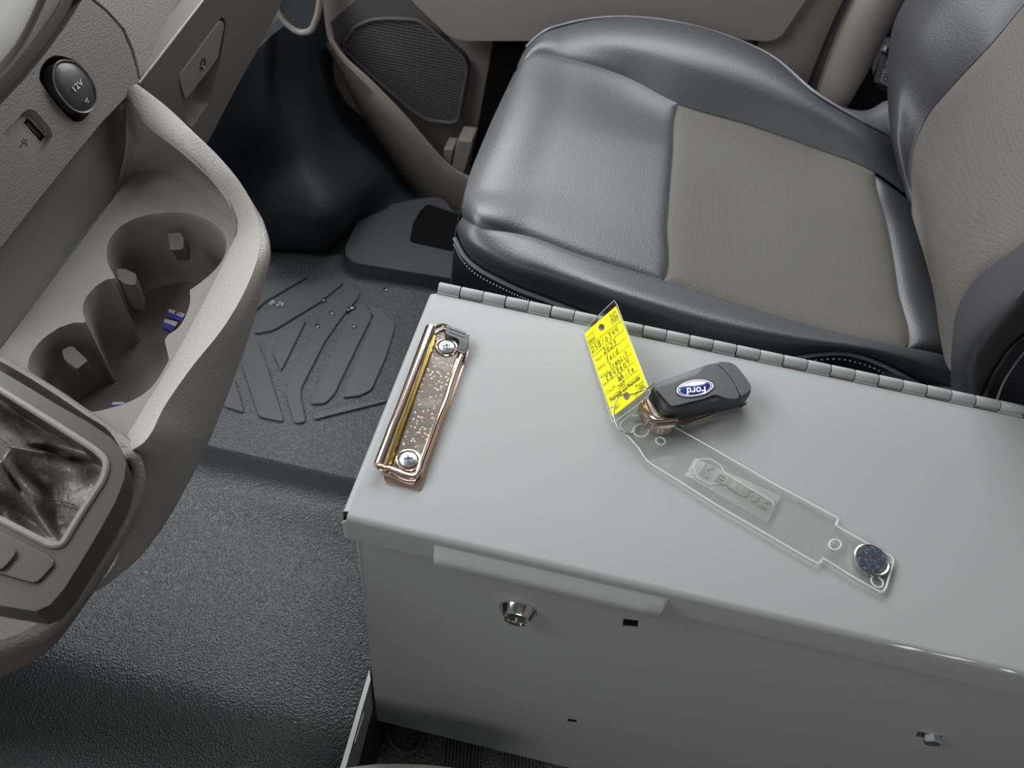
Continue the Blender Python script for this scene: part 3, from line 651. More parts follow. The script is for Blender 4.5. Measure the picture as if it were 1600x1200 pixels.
# ================================================================== METAL BOX
bx = thing('storage_box', (.18, .39, .005), 'grey painted steel box with hinged lid standing between the seats', 'storage box')
X0, X1, Y0, Y1, BT, BB = -.126, .52, .277, .505, .462, .006
def sq(c, r, rot=.2): return [c+Vector((math.cos(a+rot)*r[0], 0, math.sin(a+rot)*r[1])) for a in [math.pi/4+k*math.pi/2 for k in range(4)]]
h1 = P(985, 974.5, y=Y0); h2 = P(894, 1127, y=Y0); h3 = P(1451, 1151, y=Y0)
MB().plate([(X0, Y0, BB), (X1, Y0, BB), (X1, Y0, BT), (X0, Y0, BT)], (0, .0015, 0), [sq(h1, (.0080, .0100)), sq(h2, (.0062, .0080)), sq(h3, (.0135, .0095))]).build('front_panel', 'grey_paint', bx)
MB().plate([(X0, Y0+.0015, BB), (X0, Y1, BB), (X0, Y1, BT), (X0, Y0+.0015, BT)], (.0015, 0, 0)).build('side_panel', 'grey_paint', bx)
MB().box((X0+.0015, Y1, BB), (X1, Y1+.0015, BT)).build('rear_panel', 'grey_paint', bx)
MB().box((X0+.0015, Y0+.0015, BB), (X1, Y1, BB+.0015)).build('base_panel', 'grey_paint', bx)
MB().tube([(X0+.0012, Y0+.0012, BB), (X0+.0012, Y0+.0012, BT)], .0018, 10).build('folded_corner', 'grey_paint', bx)
# lid: shell with lips
LX0, LX1, LY0, LY1, LZ = -.1325, .525, .268, .5075, .480
lid = MB(); R = .0045
prof = lambda: None
ys = []   # section in y,z from front lip bottom over the top to the rear
sec = [(LY0+.001, LZ-.031), (LY0, LZ-.030)]+[(LY0+R-R*math.cos(a), LZ-R+R*math.sin(a)) for a in [math.pi/2*i/6 for i in range(7)]]+[(LY0+.05+.04*k, LZ) for k in range(4)]+[(LY1-R+R*math.sin(a), LZ-R+R*math.cos(a)) for a in [math.pi/2*i/4 for i in range(5)]]+[(LY1, LZ-.020)]
xs = [LX0+R, LX0+.03]+[LX0+.03+(LX1-LX0-.03)*i/30 for i in range(1, 31)]
lid.grid([[Vector((x, y, z)) for y, z in sec] for x in xs])
inn_ = [(y+(.0015 if y < .3 else (-.0015 if y > .5 else 0)), z-.0015) for y, z in sec]
lid.grid([[Vector((x, y, z)) for y, z in inn_] for x in xs])
lid.build('lid', 'grey_paint', bx, ang=40)
sd = MB()
rowsd = [[Vector((LX0+R-R*math.sin(a), y, LZ-R+R*math.cos(a))) for y in [LY0+.0055+(LY1-LY0-.009)*k/10 for k in range(11)]] for a in [math.pi/2*i/6 for i in range(7)]]
rowsd.append([v+Vector((0, 0, -.026)) for v in rowsd[-1]]); rowsd.append([v+Vector((.0015, 0, 0)) for v in rowsd[-1]]); rowsd.append([v+Vector((0, 0, .026)) for v in rowsd[-1]])
sd.grid(rowsd); sd.build('lid_side_lip', 'grey_paint', bx, ang=40)
MB().plate([(LX0+R, LY0, LZ-.004), (LX0+.0005, LY0+.001, LZ-.009), (LX0+.0005, LY0+.001, LZ-.030), (LX0+R, LY0, LZ-.030)], (0, .0015, 0)).build('lip_corner', 'grey_paint', bx, bevel=.0005)
# pull strip on the lip
a0 = P(679, 856, y=LY0).x; a1 = P(1043, 941, y=LY0).x
ps = [(LY0, LZ-.009), (LY0-.003, LZ-.011), (LY0-.0075, LZ-.0150), (LY0-.0085, LZ-.0175), (LY0-.0085, LZ-.0235), (LY0-.007, LZ-.0265), (LY0-.005, LZ-.027), (LY0-.0005, LZ-.0265)]
rows = []
for k, x in enumerate([a0, a0+.0015, a0+.004, a0+.02, (a0+a1)/2, a1-.02, a1-.004, a1-.0015, a1]):
    s = {0: .35, 1: .8, 7: .8, 8: .35}.get(k, 1)
    rows.append([Vector((x, LY0+(y-LY0)*s, LZ-.009+(z-LZ+.009)*(1 if s == 1 else .85+.15*s))) for y, z in ps])
mb = MB().grid(rows, cv=True); mb.f.append(tuple(range(8))); mb.f.append(tuple(len(rows)*8-8+i for i in range(8)))
mb.build('pull_strip', 'grey_paint', bx, ang=50)
# piano hinge
hg = MB(); x = P(684, 452, z=LZ+.002).x; HY = LY1+.0055; r = .0048; kk = 0
PT = .0207
while x < .52:
    g = .0007 if kk % 2 else .0011
    prof = [(r*.93, 0), (r, .0008), (r, PT-g-.0008), (r*.93, PT-g)]
    hg.lathe((x, HY, LZ+.0005), (1, 0, 0), prof, 20)
    hg.box((x, HY-.0065, LZ-.004), (x+PT-g, HY-.001, LZ-.0004)) if kk % 2 == 0 else hg.box((x, HY-.004, LZ-.012), (x+PT-g, HY+r*.9, LZ-.001))
    x += PT; kk += 1
hg.build('piano_hinge', 'grey_paint', bx, ang=40)
MB().tube([(LX0+.03, HY, LZ+.0005), (.52, HY, LZ+.0005)], .0022, 8).build('hinge_pin', 'black', bx)
# chipped paint line near the front edge, right
cm = MB()
for (a, b), (c, d), w in [((1390,1006),(1446,1018),.0009), ((1446,1018),(1530,1036),.0006), ((1560,1044),(1590,1052),.0008)]:
    p = P(a, b, z=LZ+.0002); q = P(c, d, z=LZ+.0002); n = Vector((0, 1, 0))
    cm.plate([p-n*w*.3, p*.5+q*.5-n*w, q, p*.4+q*.6+n*w], (0, 0, .0001))
cm.build('paint_chip', mat('bare_edge', (.60, .61, .60), .4), bx)
# lock
L = thing('cam_lock', tuple(P(810, 952, y=Y0)), 'chrome conical cam lock on the front of the grey box', 'lock')
lc = P(810, 952, y=Y0)
MB().lathe(lc, (0, -1, 0), [(.0152, .0001), (.0152, .0012), (.0146, .0016), (.0112, .0088), (.0107, .0094), (.0096, .0092), (.0094, .0075)], 48).build('lock_collar', 'chrome', L, ang=30)
MB().lathe(lc, (0, -1, 0), [(.0095, .005), (.0095, .0074), (.002, .0078)], 32).build('lock_plug', mat('dark_metal', (.06, .06, .06), .2, .9), L)
MB().box((lc.x-.0009, lc.y-.0090, lc.z-.0045), (lc.x+.0009, lc.y-.0070, lc.z+.0045)).build('keyhole', 'chrome', L)
# bolt
bo = P(1456, 1151, y=Y0); bz = thing('hex_bolt', tuple(bo), 'small zinc hex bolt low on the front of the grey box, lower right', 'bolt')
MB().lathe(bo, (0, -1, 0), [(.0072, -.003), (.0072, .0046), (.0062, .0058), (.002, .0058)], 6).build('bolt_head', 'zinc', bz, smooth=False)
MB().lathe(bo, (0, -1, 0), [(.0035, -.02), (.0035, .0)], 12).build('bolt_shank', 'zinc', bz)
# ================================================================== PASSENGER SEAT
seat = thing('passenger_seat', (.15, .87, 0), 'black leather passenger seat with grey-brown cloth centre panels, beyond the grey box', 'car seat')
SN = [
 [(712,371,.430),(714,352,.445),(718,338,.452),(730,285,.45),(757,215,.445),(806,108,.438),(814,90,.435),(822,75,.43)],
 [(728,400,.418),(728,372,.450),(740,351,.462),(752,290,.458),(778,217,.455),(824,86,.450),(832,72,.452),(841,57,.446)],
 [(797,445,.400),(800,410,.448),(825,366,.452),(845,290,.445),(872,205,.442),(893,92,.445),(889,64,.454),(884,39,.447)],
 [(860,470,.388),(866,430,.442),(907,395,.438),(925,310,.432),(947,220,.430),(975,117,.432),(971,70,.456),(965,28,.448)],
 [(945,502,.380),(968,466,.435),(1037,435,.418),(1044,345,.414),(1052,240,.414),(1060,160,.418),(1078,100,.455),(1094,45,.445)],
 [(1060,545,.38),(1090,505,.425),(1140,466,.408),(1148,378,.402),(1158,285,.402),(1170,193,.410),(1184,138,.446),(1196,84,.440)],
 [(1190,562,.385),(1215,530,.420),(1250,500,.404),(1260,410,.398),(1266,322,.398),(1270,228,.404),(1288,182,.435),(1282,152,.438)],
 [(1330,553,.390),(1375,553,.408),(1417,539,.400),(1407,450,.392),(1390,350,.392),(1369,267,.400),(1366,225,.420),(1347,191,.420)],
 [(1437,600,.365),(1465,592,.380),(1485,556,.385),(1462,450,.378),(1440,362,.378),(1424,305,.382),(1412,266,.392),(1392,216,.395)],
]
net = [[P(a, b, z=c) for a, b, c in r] for r in SN]
for r in net:      # side skirts, inboard and outboard
    r.insert(0, Vector((r[0].x, r[0].y-.004, .14))); r.append(Vector((r[-1].x, r[-1].y+.015, .30)))
net.append([v+Vector((.07, .0, -.03)) for v in net[-1]])
fr = [v.copy() for v in net[0]]
for k, v in enumerate(fr): v.x = -.118+.0*k; v.z = min(v.z, .20); 
fr[0].z = .14
net.insert(0, fr)
S1 = Surf(net); S1.sign = 1
# rows: 0 front skirt,1 front edge,2,3,4,5 seam,6,7,8 rear seam,9 rear,10 ; columns: 0 skirt,1 piping,2 crest,3 seam,4,5,6 seam,7 crest,8 outline,9 skirt
S1.panel('near_bolster', 1, 10, 1, 3, 'leather', seat, 110, 30, 'cd', .003, .006)
S1.panel('far_bolster', 1, 10, 6, 8, 'leather', seat, 110, 30, 'cd', .003, .006)
S1.panel('front_leather', 1, 5, 3, 6, 'leather', seat, 60, 50, 'bcd', .003, .006)
S1.panel('cloth_centre', 5, 8, 3, 6, 'seat_cloth', seat, 60, 50, 'abcd', .004, .009, label='grey-brown woven cloth panel')
S1.panel('rear_roll', 8, 10, 3, 6, 'leather', seat, 24, 50, 'acd', .007, .009)
S1.panel('near_skirt', 1, 10, 0, 1, 'seat_side', seat, 90, 10, 'd', .003, .006)
S1.panel('far_skirt', 1, 10, 8, 9, 'seat_side', seat, 90, 10)
ed = [S1.at(1, 9*j/60) for j in range(61)]; fsr = []
for dx, dz in ((0, 0), (-.0015, -.006), (-.001, -.02), (.004, -.06), (.012, -.13), (.02, -.25)):
    fsr.append([Vector((v.x+dx*min(1, j/4), v.y, max(v.z+dz, .12))) for j, v in enumerate(ed)])
S3 = Surf(fsr); S3.panel('front_skirt', 0, 5, 0, 60, 'leather', seat, 30, 120)
def along(v, u0, u1, n=120, off=Vector()): return [S1.at(u0+(u1-u0)*i/n, v)+off for i in range(n+1)]
MB().tube(along(1, 1, 10, 140, Vector((-.001, -.002, .001))), .0024, 8).build('piping', 'piping', seat)
MB().tube(along(8, 1, 9, 140, Vector((0, .001, .001))), .0018, 8).build('piping', 'piping', seat)
sb = MB(); c = along(1, 1, 10, 400, Vector((-.001, -.0035, -.0065)))
for i in range(0, 398, 3): sb.tube([c[i], c[i+1], c[i+2]][:2], .0009, 5)
sb.build('stitching', 'thread', seat)
def seamline(v, u0, u1, m='black'):
    pass
# base under the cushion
MB().plate(rnd([Vector((-.10, .645, .02)), Vector((.52, .60, .02)), Vector((.52, 1.10, .02)), Vector((-.06, 1.10, .02))], .03), (0, 0, .20)).build('seat_pedestal', 'seat_side', seat, bevel=.01)
MB().plate([Vector((-.115, .66, .15)), Vector((.45, .628, .15)), Vector((.45, 1.12, .15)), Vector((-.11, 1.10, .15))], (0, 0, .12)).build('seat_pan', 'seat_side', seat, bevel=.008)
# grey plastic recliner cover at the rear corner
rc = up_([(1380,575),(1437,600),(1482,604),(1530,618),(1600,617),(1700,640),(1700,700),(1380,640)], z=.375)
MB().plate(rnd(rc, .01), (0, 0, -.05)).build('recliner_cover', mat('recliner_grey', (.06, .063, .07), .5), seat, bevel=.006)
# backrest
BPT = Vector((.365, .8, .40)); BN = Vector((-1, 0, .30)).normalized()
BK = [
 [(1530,660,-.01),(1497,628,.00),(1482,585,.0),(1455,440,-.005),(1420,320,.0),(1412,290,.0),(1405,262,-.01)],
 [(1540,617,0),(1512,585,.03),(1484,535,.012),(1458,400,.008),(1419,282,.010),(1402,240,.03),(1398,205,.015)],
 [(1549,592,0),(1525,545,.05),(1492,480,.025),(1470,352,.016),(1423,235,.022),(1401,180,.05),(1395,140,.03)],
 [(1562,570,.0),(1552,505,.065),(1520,433,.035),(1496,300,.02),(1444,182,.03),(1408,118,.065),(1396,92,.04)],
 [(1582,543,.0),(1590,465,.07),(1558,402,.04),(1535,240,.022),(1487,129,.035),(1428,62,.075),(1402,48,.05)],
 [(1605,523,.0),(1625,425,.07),(1600,372,.04),(1580,180,.022),(1544,67,.035),(1465,0,.075),(1426,-2,.05)],
 [(1680,470,.0),(1695,370,.07),(1680,310,.04),(1650,80,.02),(1604,-5,.03),(1530,-75,.07),(1480,-75,.05)],
 [(1780,400,.0),(1790,300,.07),(1770,240,.04),(1740,-10,.02),(1690,-100,.03),(1630,-150,.07),(1570,-160,.05)]]
bnet = []
for r in BK:
    row = [P(a, b, pl=(BPT+BN*h, BN)) for a, b, h in r]
    row.insert(0, row[0]+Vector((.14, -.012, -.02))); row.append(row[-1]+Vector((.10, .01, -.03))); bnet.append(row)
S2 = Surf(bnet); S2.sign = 1
S2.panel('back_near_bolster', 0, 7, 1, 3, 'leather_back', seat, 80, 30, 'cd', .003, .006)
S2.panel('back_cloth', 0, 7, 3, 5, 'back_cloth', seat, 80, 50, 'cd', .005, .009, label='grey-brown ribbed cloth panel of the backrest')
S2.panel('back_far_bolster', 0, 7, 5, 7, 'leather_back', seat, 80, 30, 'c', .004, .008)
S2.panel('back_side', 0, 7, 0, 1, 'seat_side', seat, 60, 12)
S2.panel('back_far_side', 0, 7, 7, 8, 'leather_back', seat, 60, 12)
la_, lb_ = [S2.at(7*i/40, 0) for i in range(41)], [S2.at(7*i/40, 8) for i in range(41)]
lc_, ld_ = [S2.at(7*i/40, 1) for i in range(41)], [S2.at(7*i/40, 7) for i in range(41)]
MB().grid([la_, [a*.6+b*.4+Vector((.04, 0, -.01)) for a, b in zip(la_, lb_)], [a*.3+b*.7+Vector((.04, 0, -.01)) for a, b in zip(la_, lb_)], lb_]).build('back_shell', 'seat_side', seat, ang=60)
q = [S2.at(6*i/200, 1)+Vector((.010, -.003, .0)) for i in range(201)]
sb = MB()
for i in range(0, 198, 3): sb.tube([q[i], q[i+1]], .0010, 5)
sb.build('stitching', 'thread', seat)
MB().tube([S2.at(6*i/100, 1) for i in range(101)], .0025, 8).build('piping', 'black', seat)
# ================================================================== LOW RIGHT: RAIL, RIBBED MAT, DRIVER SEAT EDGE
rl = thing('mounting_rail', (-.14, .24, .07), 'slotted black metal rail with bright edge at the near left foot of the box', 'rail')
def L_(pts, z): return [P(a, b, z=z) for a, b in pts]
MB().plate(L_([(576,1040),(580,1075),(583,1105),(553,1225),(523,1225),(531,1198)], .082), (0, 0, -.012)).build('rail_web', 'black_plastic', rl, bevel=.0005)
MB().plate(L_([(577,1046),(579,1062),(533,1225),(524,1225)], .0835), (0, 0, -.0015)).build('bright_edge', mat('bright_edge', (.85, .86, .86), .35, .3), rl)
MB().plate(L_([(568,1112),(569,1116),(555,1162),(553,1160)], .083), (0, 0, -.0008)).build('slot', 'steel', rl)
rp = thing('ribbed_rubber_mat', (.05, .25, -.03), 'black rubber mat with fine ribbed pads, visible under the near bottom edge of the box', 'floor mat')
MB().plate(L_([(583,1115),(900,1190),(1000,1290),(560,1290)], -.022), (0, 0, -.008)).build('mat_base', 'mat_rubber', rp, bevel=.001)
for (a0_, a1_) in ((690, 752), (782, 850), (880, 940)):
    m_ = MB(); n_ = int((a1_-a0_)/5.6)
    for k in range(n_):
        x_ = a0_+k*5.6; m_.plate(L_([(x_+6, 1125), (x_+9, 1125), (x_, 1260), (x_-3, 1260)], -.0195), (0, 0, -.004))
    m_.build('rib_pad', 'mat_rib', rp)
MB().tube(curve(L_([(604,1115),(606,1150),(625,1172),(645,1174),(658,1160),(664,1140)], -.019), 24), .003, 8).build('moulded_loop', 'mat_rib', rp)
ds = thing('driver_seat_edge', P(640, 1225, z=.15), 'grey woven fabric edge of the driver side seat at the very bottom', 'seat edge')
e = [P(a, b, z=.15) for a, b in [(470,1240),(520,1206),(570,1196),(640,1194),(710,1200),(770,1212),(830,1240)]]
MB().grid([curve(e, 40), curve([v+Vector((0, -.006, .004)) for v in e], 40), curve([v+Vector((0, -.02, .004)) for v in e], 40), curve([v+Vector((0, -.08, -.01)) for v in e], 40), curve([v+Vector((0, -.08, -.06)) for v in e], 40), curve([v+Vector((0, -.004, -.05)) for v in e], 40)], cu=True).build('fabric_edge', 'driver_fabric', ds)
# ================================================================== CLIP ON THE LID
cz = lambda pts: Z(4.135, 580, 490, pts)
def CP(a, b, h): return P(*cz([(a, b)])[0], z=LZ+h)
cl = thing('clipboard_clip', tuple(CP(300, 600, 0)), 'shiny chrome paper clip coloured with orange reflections, screwed to the left end of the box lid', 'clip')
MB().plate(rnd([CP(a, b, .0014) for a, b in [(400,110),(610,140),(628,250),(340,1090),(318,1135),(290,1140),(85,1092),(82,1045),(110,985)]], .004), (0, 0, -.0013)).build('base_plate', 'chrome_orange_reflection', cl, bevel=.0005)
MB().plate([CP(a, b, .0032) for a, b in [(415,125),(470,95),(558,150),(572,230),(500,460),(420,700),(288,1042),(250,1040),(125,1005),(210,770),(330,380)]], (0, 0, -.0012)).build('jaw_plate', 'speckled_plate', cl, bevel=.0004)
tb = [CP(a, b, .0070) for a, b in [(385,95),(330,245),(266,420),(172,672),(139,752),(120,806),(86,895),(52,985)]]
MB().tube(curve(tb, 40), .0047, 16).build('spring_tube', 'chrome_orange_reflection', cl)
MB().tube(curve([CP(a, b, .0052) for a, b in [(408,150),(348,320),(240,610),(190,745),(146,870),(104,985)]], 30), .0020, 8).build('reflection_rod', 'yellow_reflection', cl)  # yellow rod shaped as the reflection strip beside the spring tube
wr = [CP(a, b, h) for a, b, h in [(622,140,.006),(600,230,.006),(560,330,.006),(515,455,.006),(490,540,.0065),(430,690,.0065),(380,830,.006),(335,950,.006),(308,1020,.006),(275,1052,.006),(230,1045,.006),(160,1018,.0055),(100,1000,.005),(60,1005,.005),(38,985,.006)]]
MB().tube(curve(wr, 70), .0019, 10).build('jaw_edge', 'chrome_orange_reflection', cl)
MB().tube(curve([CP(a, b, .0035) for a, b in [(574,238),(535,340),(495,480),(412,700),(355,860),(292,1035)]], 30), .0013, 8).build('jaw_edge', 'chrome_orange_reflection', cl)
MB().tube(curve([CP(a, b, .006) for a, b in [(400,100),(430,82),(465,76),(492,84),(510,100)]], 16), .0018, 8).build('jaw_edge', 'chrome_orange_reflection', cl)
MB().tube(curve([CP(a, b, .002) for a, b in [(100,1035),(160,1060),(220,1085),(290,1085),(315,1060)]], 16), .0014, 8).build('jaw_edge', 'chrome_orange_reflection', cl)
kp = [CP(a, b, .0085) for a, b in [(497,75),(618,122),(634,150),(628,185),(608,262),(556,245),(572,182),(560,160),(486,135),(476,118)]]
ks = MB().plate(rnd(kp, .002, 2), (0, 0, -.0075)).build('corner_guard', 'black_plastic', cl, bevel=.0012)
rb = MB()
for k in range(4): rb.tube([CP(582+k*10, 180+k*3, .0087), CP(570+k*10, 228+k*3, .0087)], .0005, 5)
for k in range(2): rb.tube([CP(505, 92+k*22, .0087), CP(606, 130+k*22, .0087)], .0005, 5)
rb.build('guard_ribs', 'guard_grey', ks)
for k, (a, b) in enumerate([(487, 222), (240, 952)]):
    c = CP(a, b, .0028)
    MB().tube([c+Vector((math.cos(q)*.0088, math.sin(q)*.0088, .0008)) for q in [math.pi*2*i/28 for i in range(28)]], .0010, 8, closed=True).build('screw_seat', 'chrome_orange_reflection', cl)
    S = thing('crosshead_screw', tuple(c), ['silver crosshead screw at the far end of the clip, beside the black guard', 'silver crosshead screw at the near end of the clip'][k], 'screw', 'screws holding the clip')
    MB().lathe(c, (0, 0, 1), [(.0066, -.001), (.0066, .0018), (.0062, .0026), (.005, .0032), (.001, .0035)], 28).build('screw_head', 'zinc', S)
    cx = MB()
    for q in (.4, .4+math.pi/2): u = Vector((math.cos(q), math.sin(q), 0)); w = Vector((-u.y, u.x, 0)); cx.plate([c+u*.0034+w*.0007, c-u*.0034+w*.0007, c-u*.0034-w*.0007, c+u*.0034-w*.0007], (0, 0, .0037))
    cx.build('cross_recess', mat('slot_dark', (.10, .13, .16), .4, .8) if 'slot_dark' not in M else 'slot_dark', S, smooth=False)
# ================================================================== ACRYLIC KEY PLATE
kz = lambda pts: Z(3.2, 950, 620, pts)
KH = .0032
def KP(a, b, h=KH): return P(*kz([(a, b)])[0], z=LZ+h)
kt = thing('acrylic_key_plate', tuple(KP(700, 450, 0)), 'long clear acrylic key plate with embossed lettering lying across the lid', 'key plate')
ko = [(62,150),(65,128),(110,90),(165,97),(230,110),(345,157),(500,245),(820,430),(1135,598),(1150,614),(1140,640),(1155,652),(1300,735),(1415,797),(1427,815),(1425,835),(1390,955),(1378,972),(1358,975),(1240,908),(1072,805),(1062,828),(1048,833),(1020,818),(700,632),(540,540),(370,430),(215,335),(185,308),(150,252),(85,180)]
circ = lambda a, b, ra, rb, n=24: [KP(a+math.cos(2*math.pi*i/n)*ra, b+math.sin(2*math.pi*i/n)*rb) for i in range(n)]
hA = circ(165, 168, 38, 32); hB = circ(1135, 738, 30, 26)
pl = [KP(a, b) for a, b in ko]
MB().plate(pl, (0, 0, -.0030), [hA, hB]).build('acrylic_body', 'clear_acrylic', kt, smooth=False)
MB().tube(pl, .0007, 6, closed=True).build('plate_edge', 'acrylic_edge', kt)
for h in (hA, hB): MB().tube(h, .0006, 6, closed=True).build('hole_edge', 'acrylic_edge', kt)
for (a, b, r) in [(262,222,.0036),(1345,925,.0042),(1398,822,.0024)]:
    c = KP(a, b); MB().tube([c+Vector((math.cos(q)*r, math.sin(q)*r, .0002)) for q in [math.pi*2*i/20 for i in range(20)]], .0006, 6, closed=True).build('moulded_ring', 'acrylic_edge', kt)
kq = lambda a, b, h=.0006: P(1060+a/9.41, 700+b/9.41, z=LZ+KH+h)
clear('raised_letters', (.95, .96, .95), .4, 1.4, .35)
b = M['raised_letters'].node_tree.nodes['Principled BSDF']; b.inputs['Transmission Weight'].default_value = .2; b.inputs['Base Color'].default_value = (.34, .35, .33, 1)
MB().plate([kq(a, b, .0004) for a, b in [(245,140),(1505,700),(1310,1095),(105,390)]], (0, 0, -.0003)).build('emboss_panel', 'emboss', kt)
MB().tube([kq(*q) for q in [(300,165),(480,165),(625,255),(685,375),(1385,785),(1395,830)]], .00035, 5).tube([kq(*q) for q in [(300,165),(218,280),(280,440),(460,532),(600,520)]], .00035, 5).build('logo_outline', 'acrylic_edge', kt)
# the lettering is moulded on the underside, so it reads mirrored from above
text('K', kq(408,215), kq(560,300), kq(330,375)-kq(408,215), (kq(330,375)-kq(408,215)).length*1.0, 'raised_letters', kt, 'embossed_lettering', bold=.03)
text('EYTRAK', kq(600,368), kq(1372,800), kq(540,470)-kq(600,368), (kq(540,470)-kq(600,368)).length*1.0, 'raised_letters', kt, 'embossed_lettering', bold=.03)
mc = KP(1305, 832, 0)
mg = thing('round_magnet', tuple(mc), 'dark round magnet disc with metal rim at the lower right end of the key plate', 'magnet')
MB().lathe(mc, (0, 0, 1), [(.0128, .0034), (.0128, .0052), (.0120, .0056), (.0112, .0052), (.0110, .0040)], 40).build('magnet_rim', 'steel', mg)
MB().lathe(mc, (0, 0, 1), [(.0112, .0034), (.0112, .0052), (.002, .0053)], 40).build('magnet_face', 'magnet', mg)
# ================================================================== KEY TAG (tilted, leaning on the key)
TA = Vector((.0095, .4962, .4817)); TB = Vector((.0311, .5074, .5120)); TC = Vector((.0663, .4177, .5183)); TD = Vector((.0447, .4065, .4880))
TN = (TB-TA).cross(TD-TA).normalized()
if TN.z < 0: TN = -TN
def TP(a, b, h=0): return P(900+a/5.715, 460+b/5.715, pl=(TA+TN*h, TN))
tg = thing('paper_key_tag', tuple(TP(330, 1100)), 'bright yellow handwritten stock tag in a clear sleeve, leaning against the key', 'key tag')
pcirc = lambda a, b, ra, rb, n=20: [TP(a+math.cos(2*math.pi*i/n)*ra, b+math.sin(2*math.pi*i/n)*rb) for i in range(n)]
pap = [TP(72,352), TP(358,104), TP(650,834), TP(324,1090)]
MB().plate(pap, -TN*.0004, [pcirc(228,295,27,32), pcirc(452,907,29,38)]).build('yellow_paper', 'tag_yellow', tg, smooth=False)
slv = [TP(70,330), TP(180,215), TP(345,55), TP(372,100), TP(668,885), TP(560,985), TP(345,1142), TP(325,1140)]
sl = MB(); sl.plate([p+TN*.0006 for p in slv], TN*.0002, [[p+TN*.0006 for p in pcirc(452,907,30,39)]])
sl.build('clear_sleeve', 'clear_sleeve', tg, smooth=False)
MB().tube([p+TN*.0006 for p in slv], .0003, 5, closed=True).build('sleeve_edge', 'acrylic_edge', tg)
gr = MB()
for pts, cl_ in [([(100,385),(150,335),(162,390),(113,432)], 1), ([(300,190),(352,148),(370,190),(312,236)], 1), ([(302,192),(370,190)], 0), ([(352,150),(312,235)], 0), ([(120,462),(400,235),(420,318),(150,558)], 1)]:
    gr.tube([TP(a, b, .0003) for a, b in pts], .00022, 4, closed=bool(cl_))
for a, b, c, d in [(245,550,445,385),(272,612,475,452),(303,682,500,520),(290,775,525,600),(360,825,556,668),(290,935,577,706)]:
    gr.tube([TP(a, b, .0003), TP(c, d, .0003)], .00018, 4)
gr.build('printed_lines', 'print_ink', tg)
def tt(s, a, b, c, d, h, bold=0, m='print_ink'): text(s, TP(a, b, .0003), TP(c, d, .0003), TP(72,352)-TP(324,1090), h, m, tg, 'printed_lettering', extrude=.00008, bold=bold)
tt('NEW', 118,450,176,402, .0042); tt('USED', 318,272,386,218, .0040)
tt('YEAR', 172,612,236,560, .0031); tt('MAKE', 196,684,262,630, .0031); tt('MODEL', 222,758,302,692, .0031); tt('VIN', 240,828,288,790, .0031); tt('COLOR', 268,900,356,826, .0031)
tt('Reynolds and Reynolds', 312,957,572,752, .0032, .02, 'ink'); tt('Phone', 535,836,602,785, .0028); tt('1-800-', 552,860,614,812, .0028); tt('344-0996', 530,908,626,832, .0030); tt('Form', 312,1024,345,998, .0022); tt('10KY', 352,1034,400,990, .0026)
def hh(s, a, b, c, d, h): hand(s, TP(a, b), TP(c, d), TP(72,352)-TP(324,1090), h, 'ink', tg, .00025)
hh('25B10344', 148,528,392,326, .0066); hh('2023', 252,535,372,440, .0056); hh('ford', 280,603,388,514, .0058); hh('Transit', 308,672,472,536, .0062); hh('KB48604', 282,782,492,610, .0066); hh('White', 385,785,532,676, .0068); hh('sd2', 382,842,444,798, .0040)
# ================================================================== RING, KEY
k2 = lambda pts: Z(7.273, 970, 560, pts)
def FP(a, b, z): return P(*k2([(a, b)])[0], z=z)
rg = [P(1022,599,z=.512), TP(640,838,.003), TP(560,872,.004), TP(500,892,.003), TP(452,895,.0012), TP(400,902,.0016), TP(362,940,.0016), TP(340,990,.0014), TP(334,1050,.0010), P(961,658,z=.4875), P(966,668,z=.4862), P(975,676,z=.4855), P(984,678,z=.482), P(991,672,z=.4815), P(1003,665,z=.488), P(1011,654,z=.497)]
props(MB().tube(curve(rg, 90), .0005, 8).build('key_ring', mat('ring_wire', (.30, .29, .28), .25, 1), base=tuple(rg[9])), 'thin steel wire ring joining the yellow tag, the acrylic plate and the key', 'key ring')
ky = thing('car_key', tuple(FP(950, 500, .4815)), 'black folding car key with blue oval badge lying on the box lid', 'car key')
ZT, ZB = .5005, .4840
Tt = [(352,330),(385,285),(480,240),(600,198),(860,102),(1000,52),(1080,38),(1160,30),(1262,42),(1320,78),(1412,190),(1490,305),(1500,340),(1470,382),(1380,440),(1200,478),(1000,512),(760,560),(590,590),(500,575),(430,490),(370,395)]
Tw = [FP(a, b, ZT) for a, b in Tt]
def ring(f, n=110): return curve(f, n, True)
base_ = ring(Tw); cc = sum(base_, Vector())/len(base_)
def lay(s, z, src=base_): return [Vector((cc.x+(p.x-cc.x)*s, cc.y+(p.y-cc.y)*s, z)) for p in src]
layers = [lay(.90, ZB), lay(.95, ZB+.0008), lay(.99, ZB+.004), lay(1.0, ZB+.008), lay(.995, ZT-.0045), lay(.975, ZT-.0018), lay(.94, ZT-.0004), lay(.88, ZT), lay(.5, ZT+.0003), lay(.02, ZT+.0004)]
b_ = MB().grid(layers, cv=True); b_.f.append(tuple(range(110)))
b_.build('fob_shell', 'fob_plastic', ky, ang=50)
rp = [(405,358),(430,335),(620,268),(862,187),(893,163),(932,98),(1075,52),(1190,150),(1300,295),(1350,440),(1300,462),(1180,448),(1120,418),(1050,412),(960,452),(600,540),(562,530),(480,440)]
MB().plate(rnd([FP(a, b, ZT+.0019) for a, b in rp], .002, 3), (0, 0, -.0022)).build('raised_face', 'fob_plastic', ky, bevel=.0010, seg=3)
cap = [(1092,44),(1160,36),(1255,48),(1312,82),(1405,195),(1478,305),(1485,338),(1455,372),(1385,420),(1362,420),(1320,290),(1240,180)]
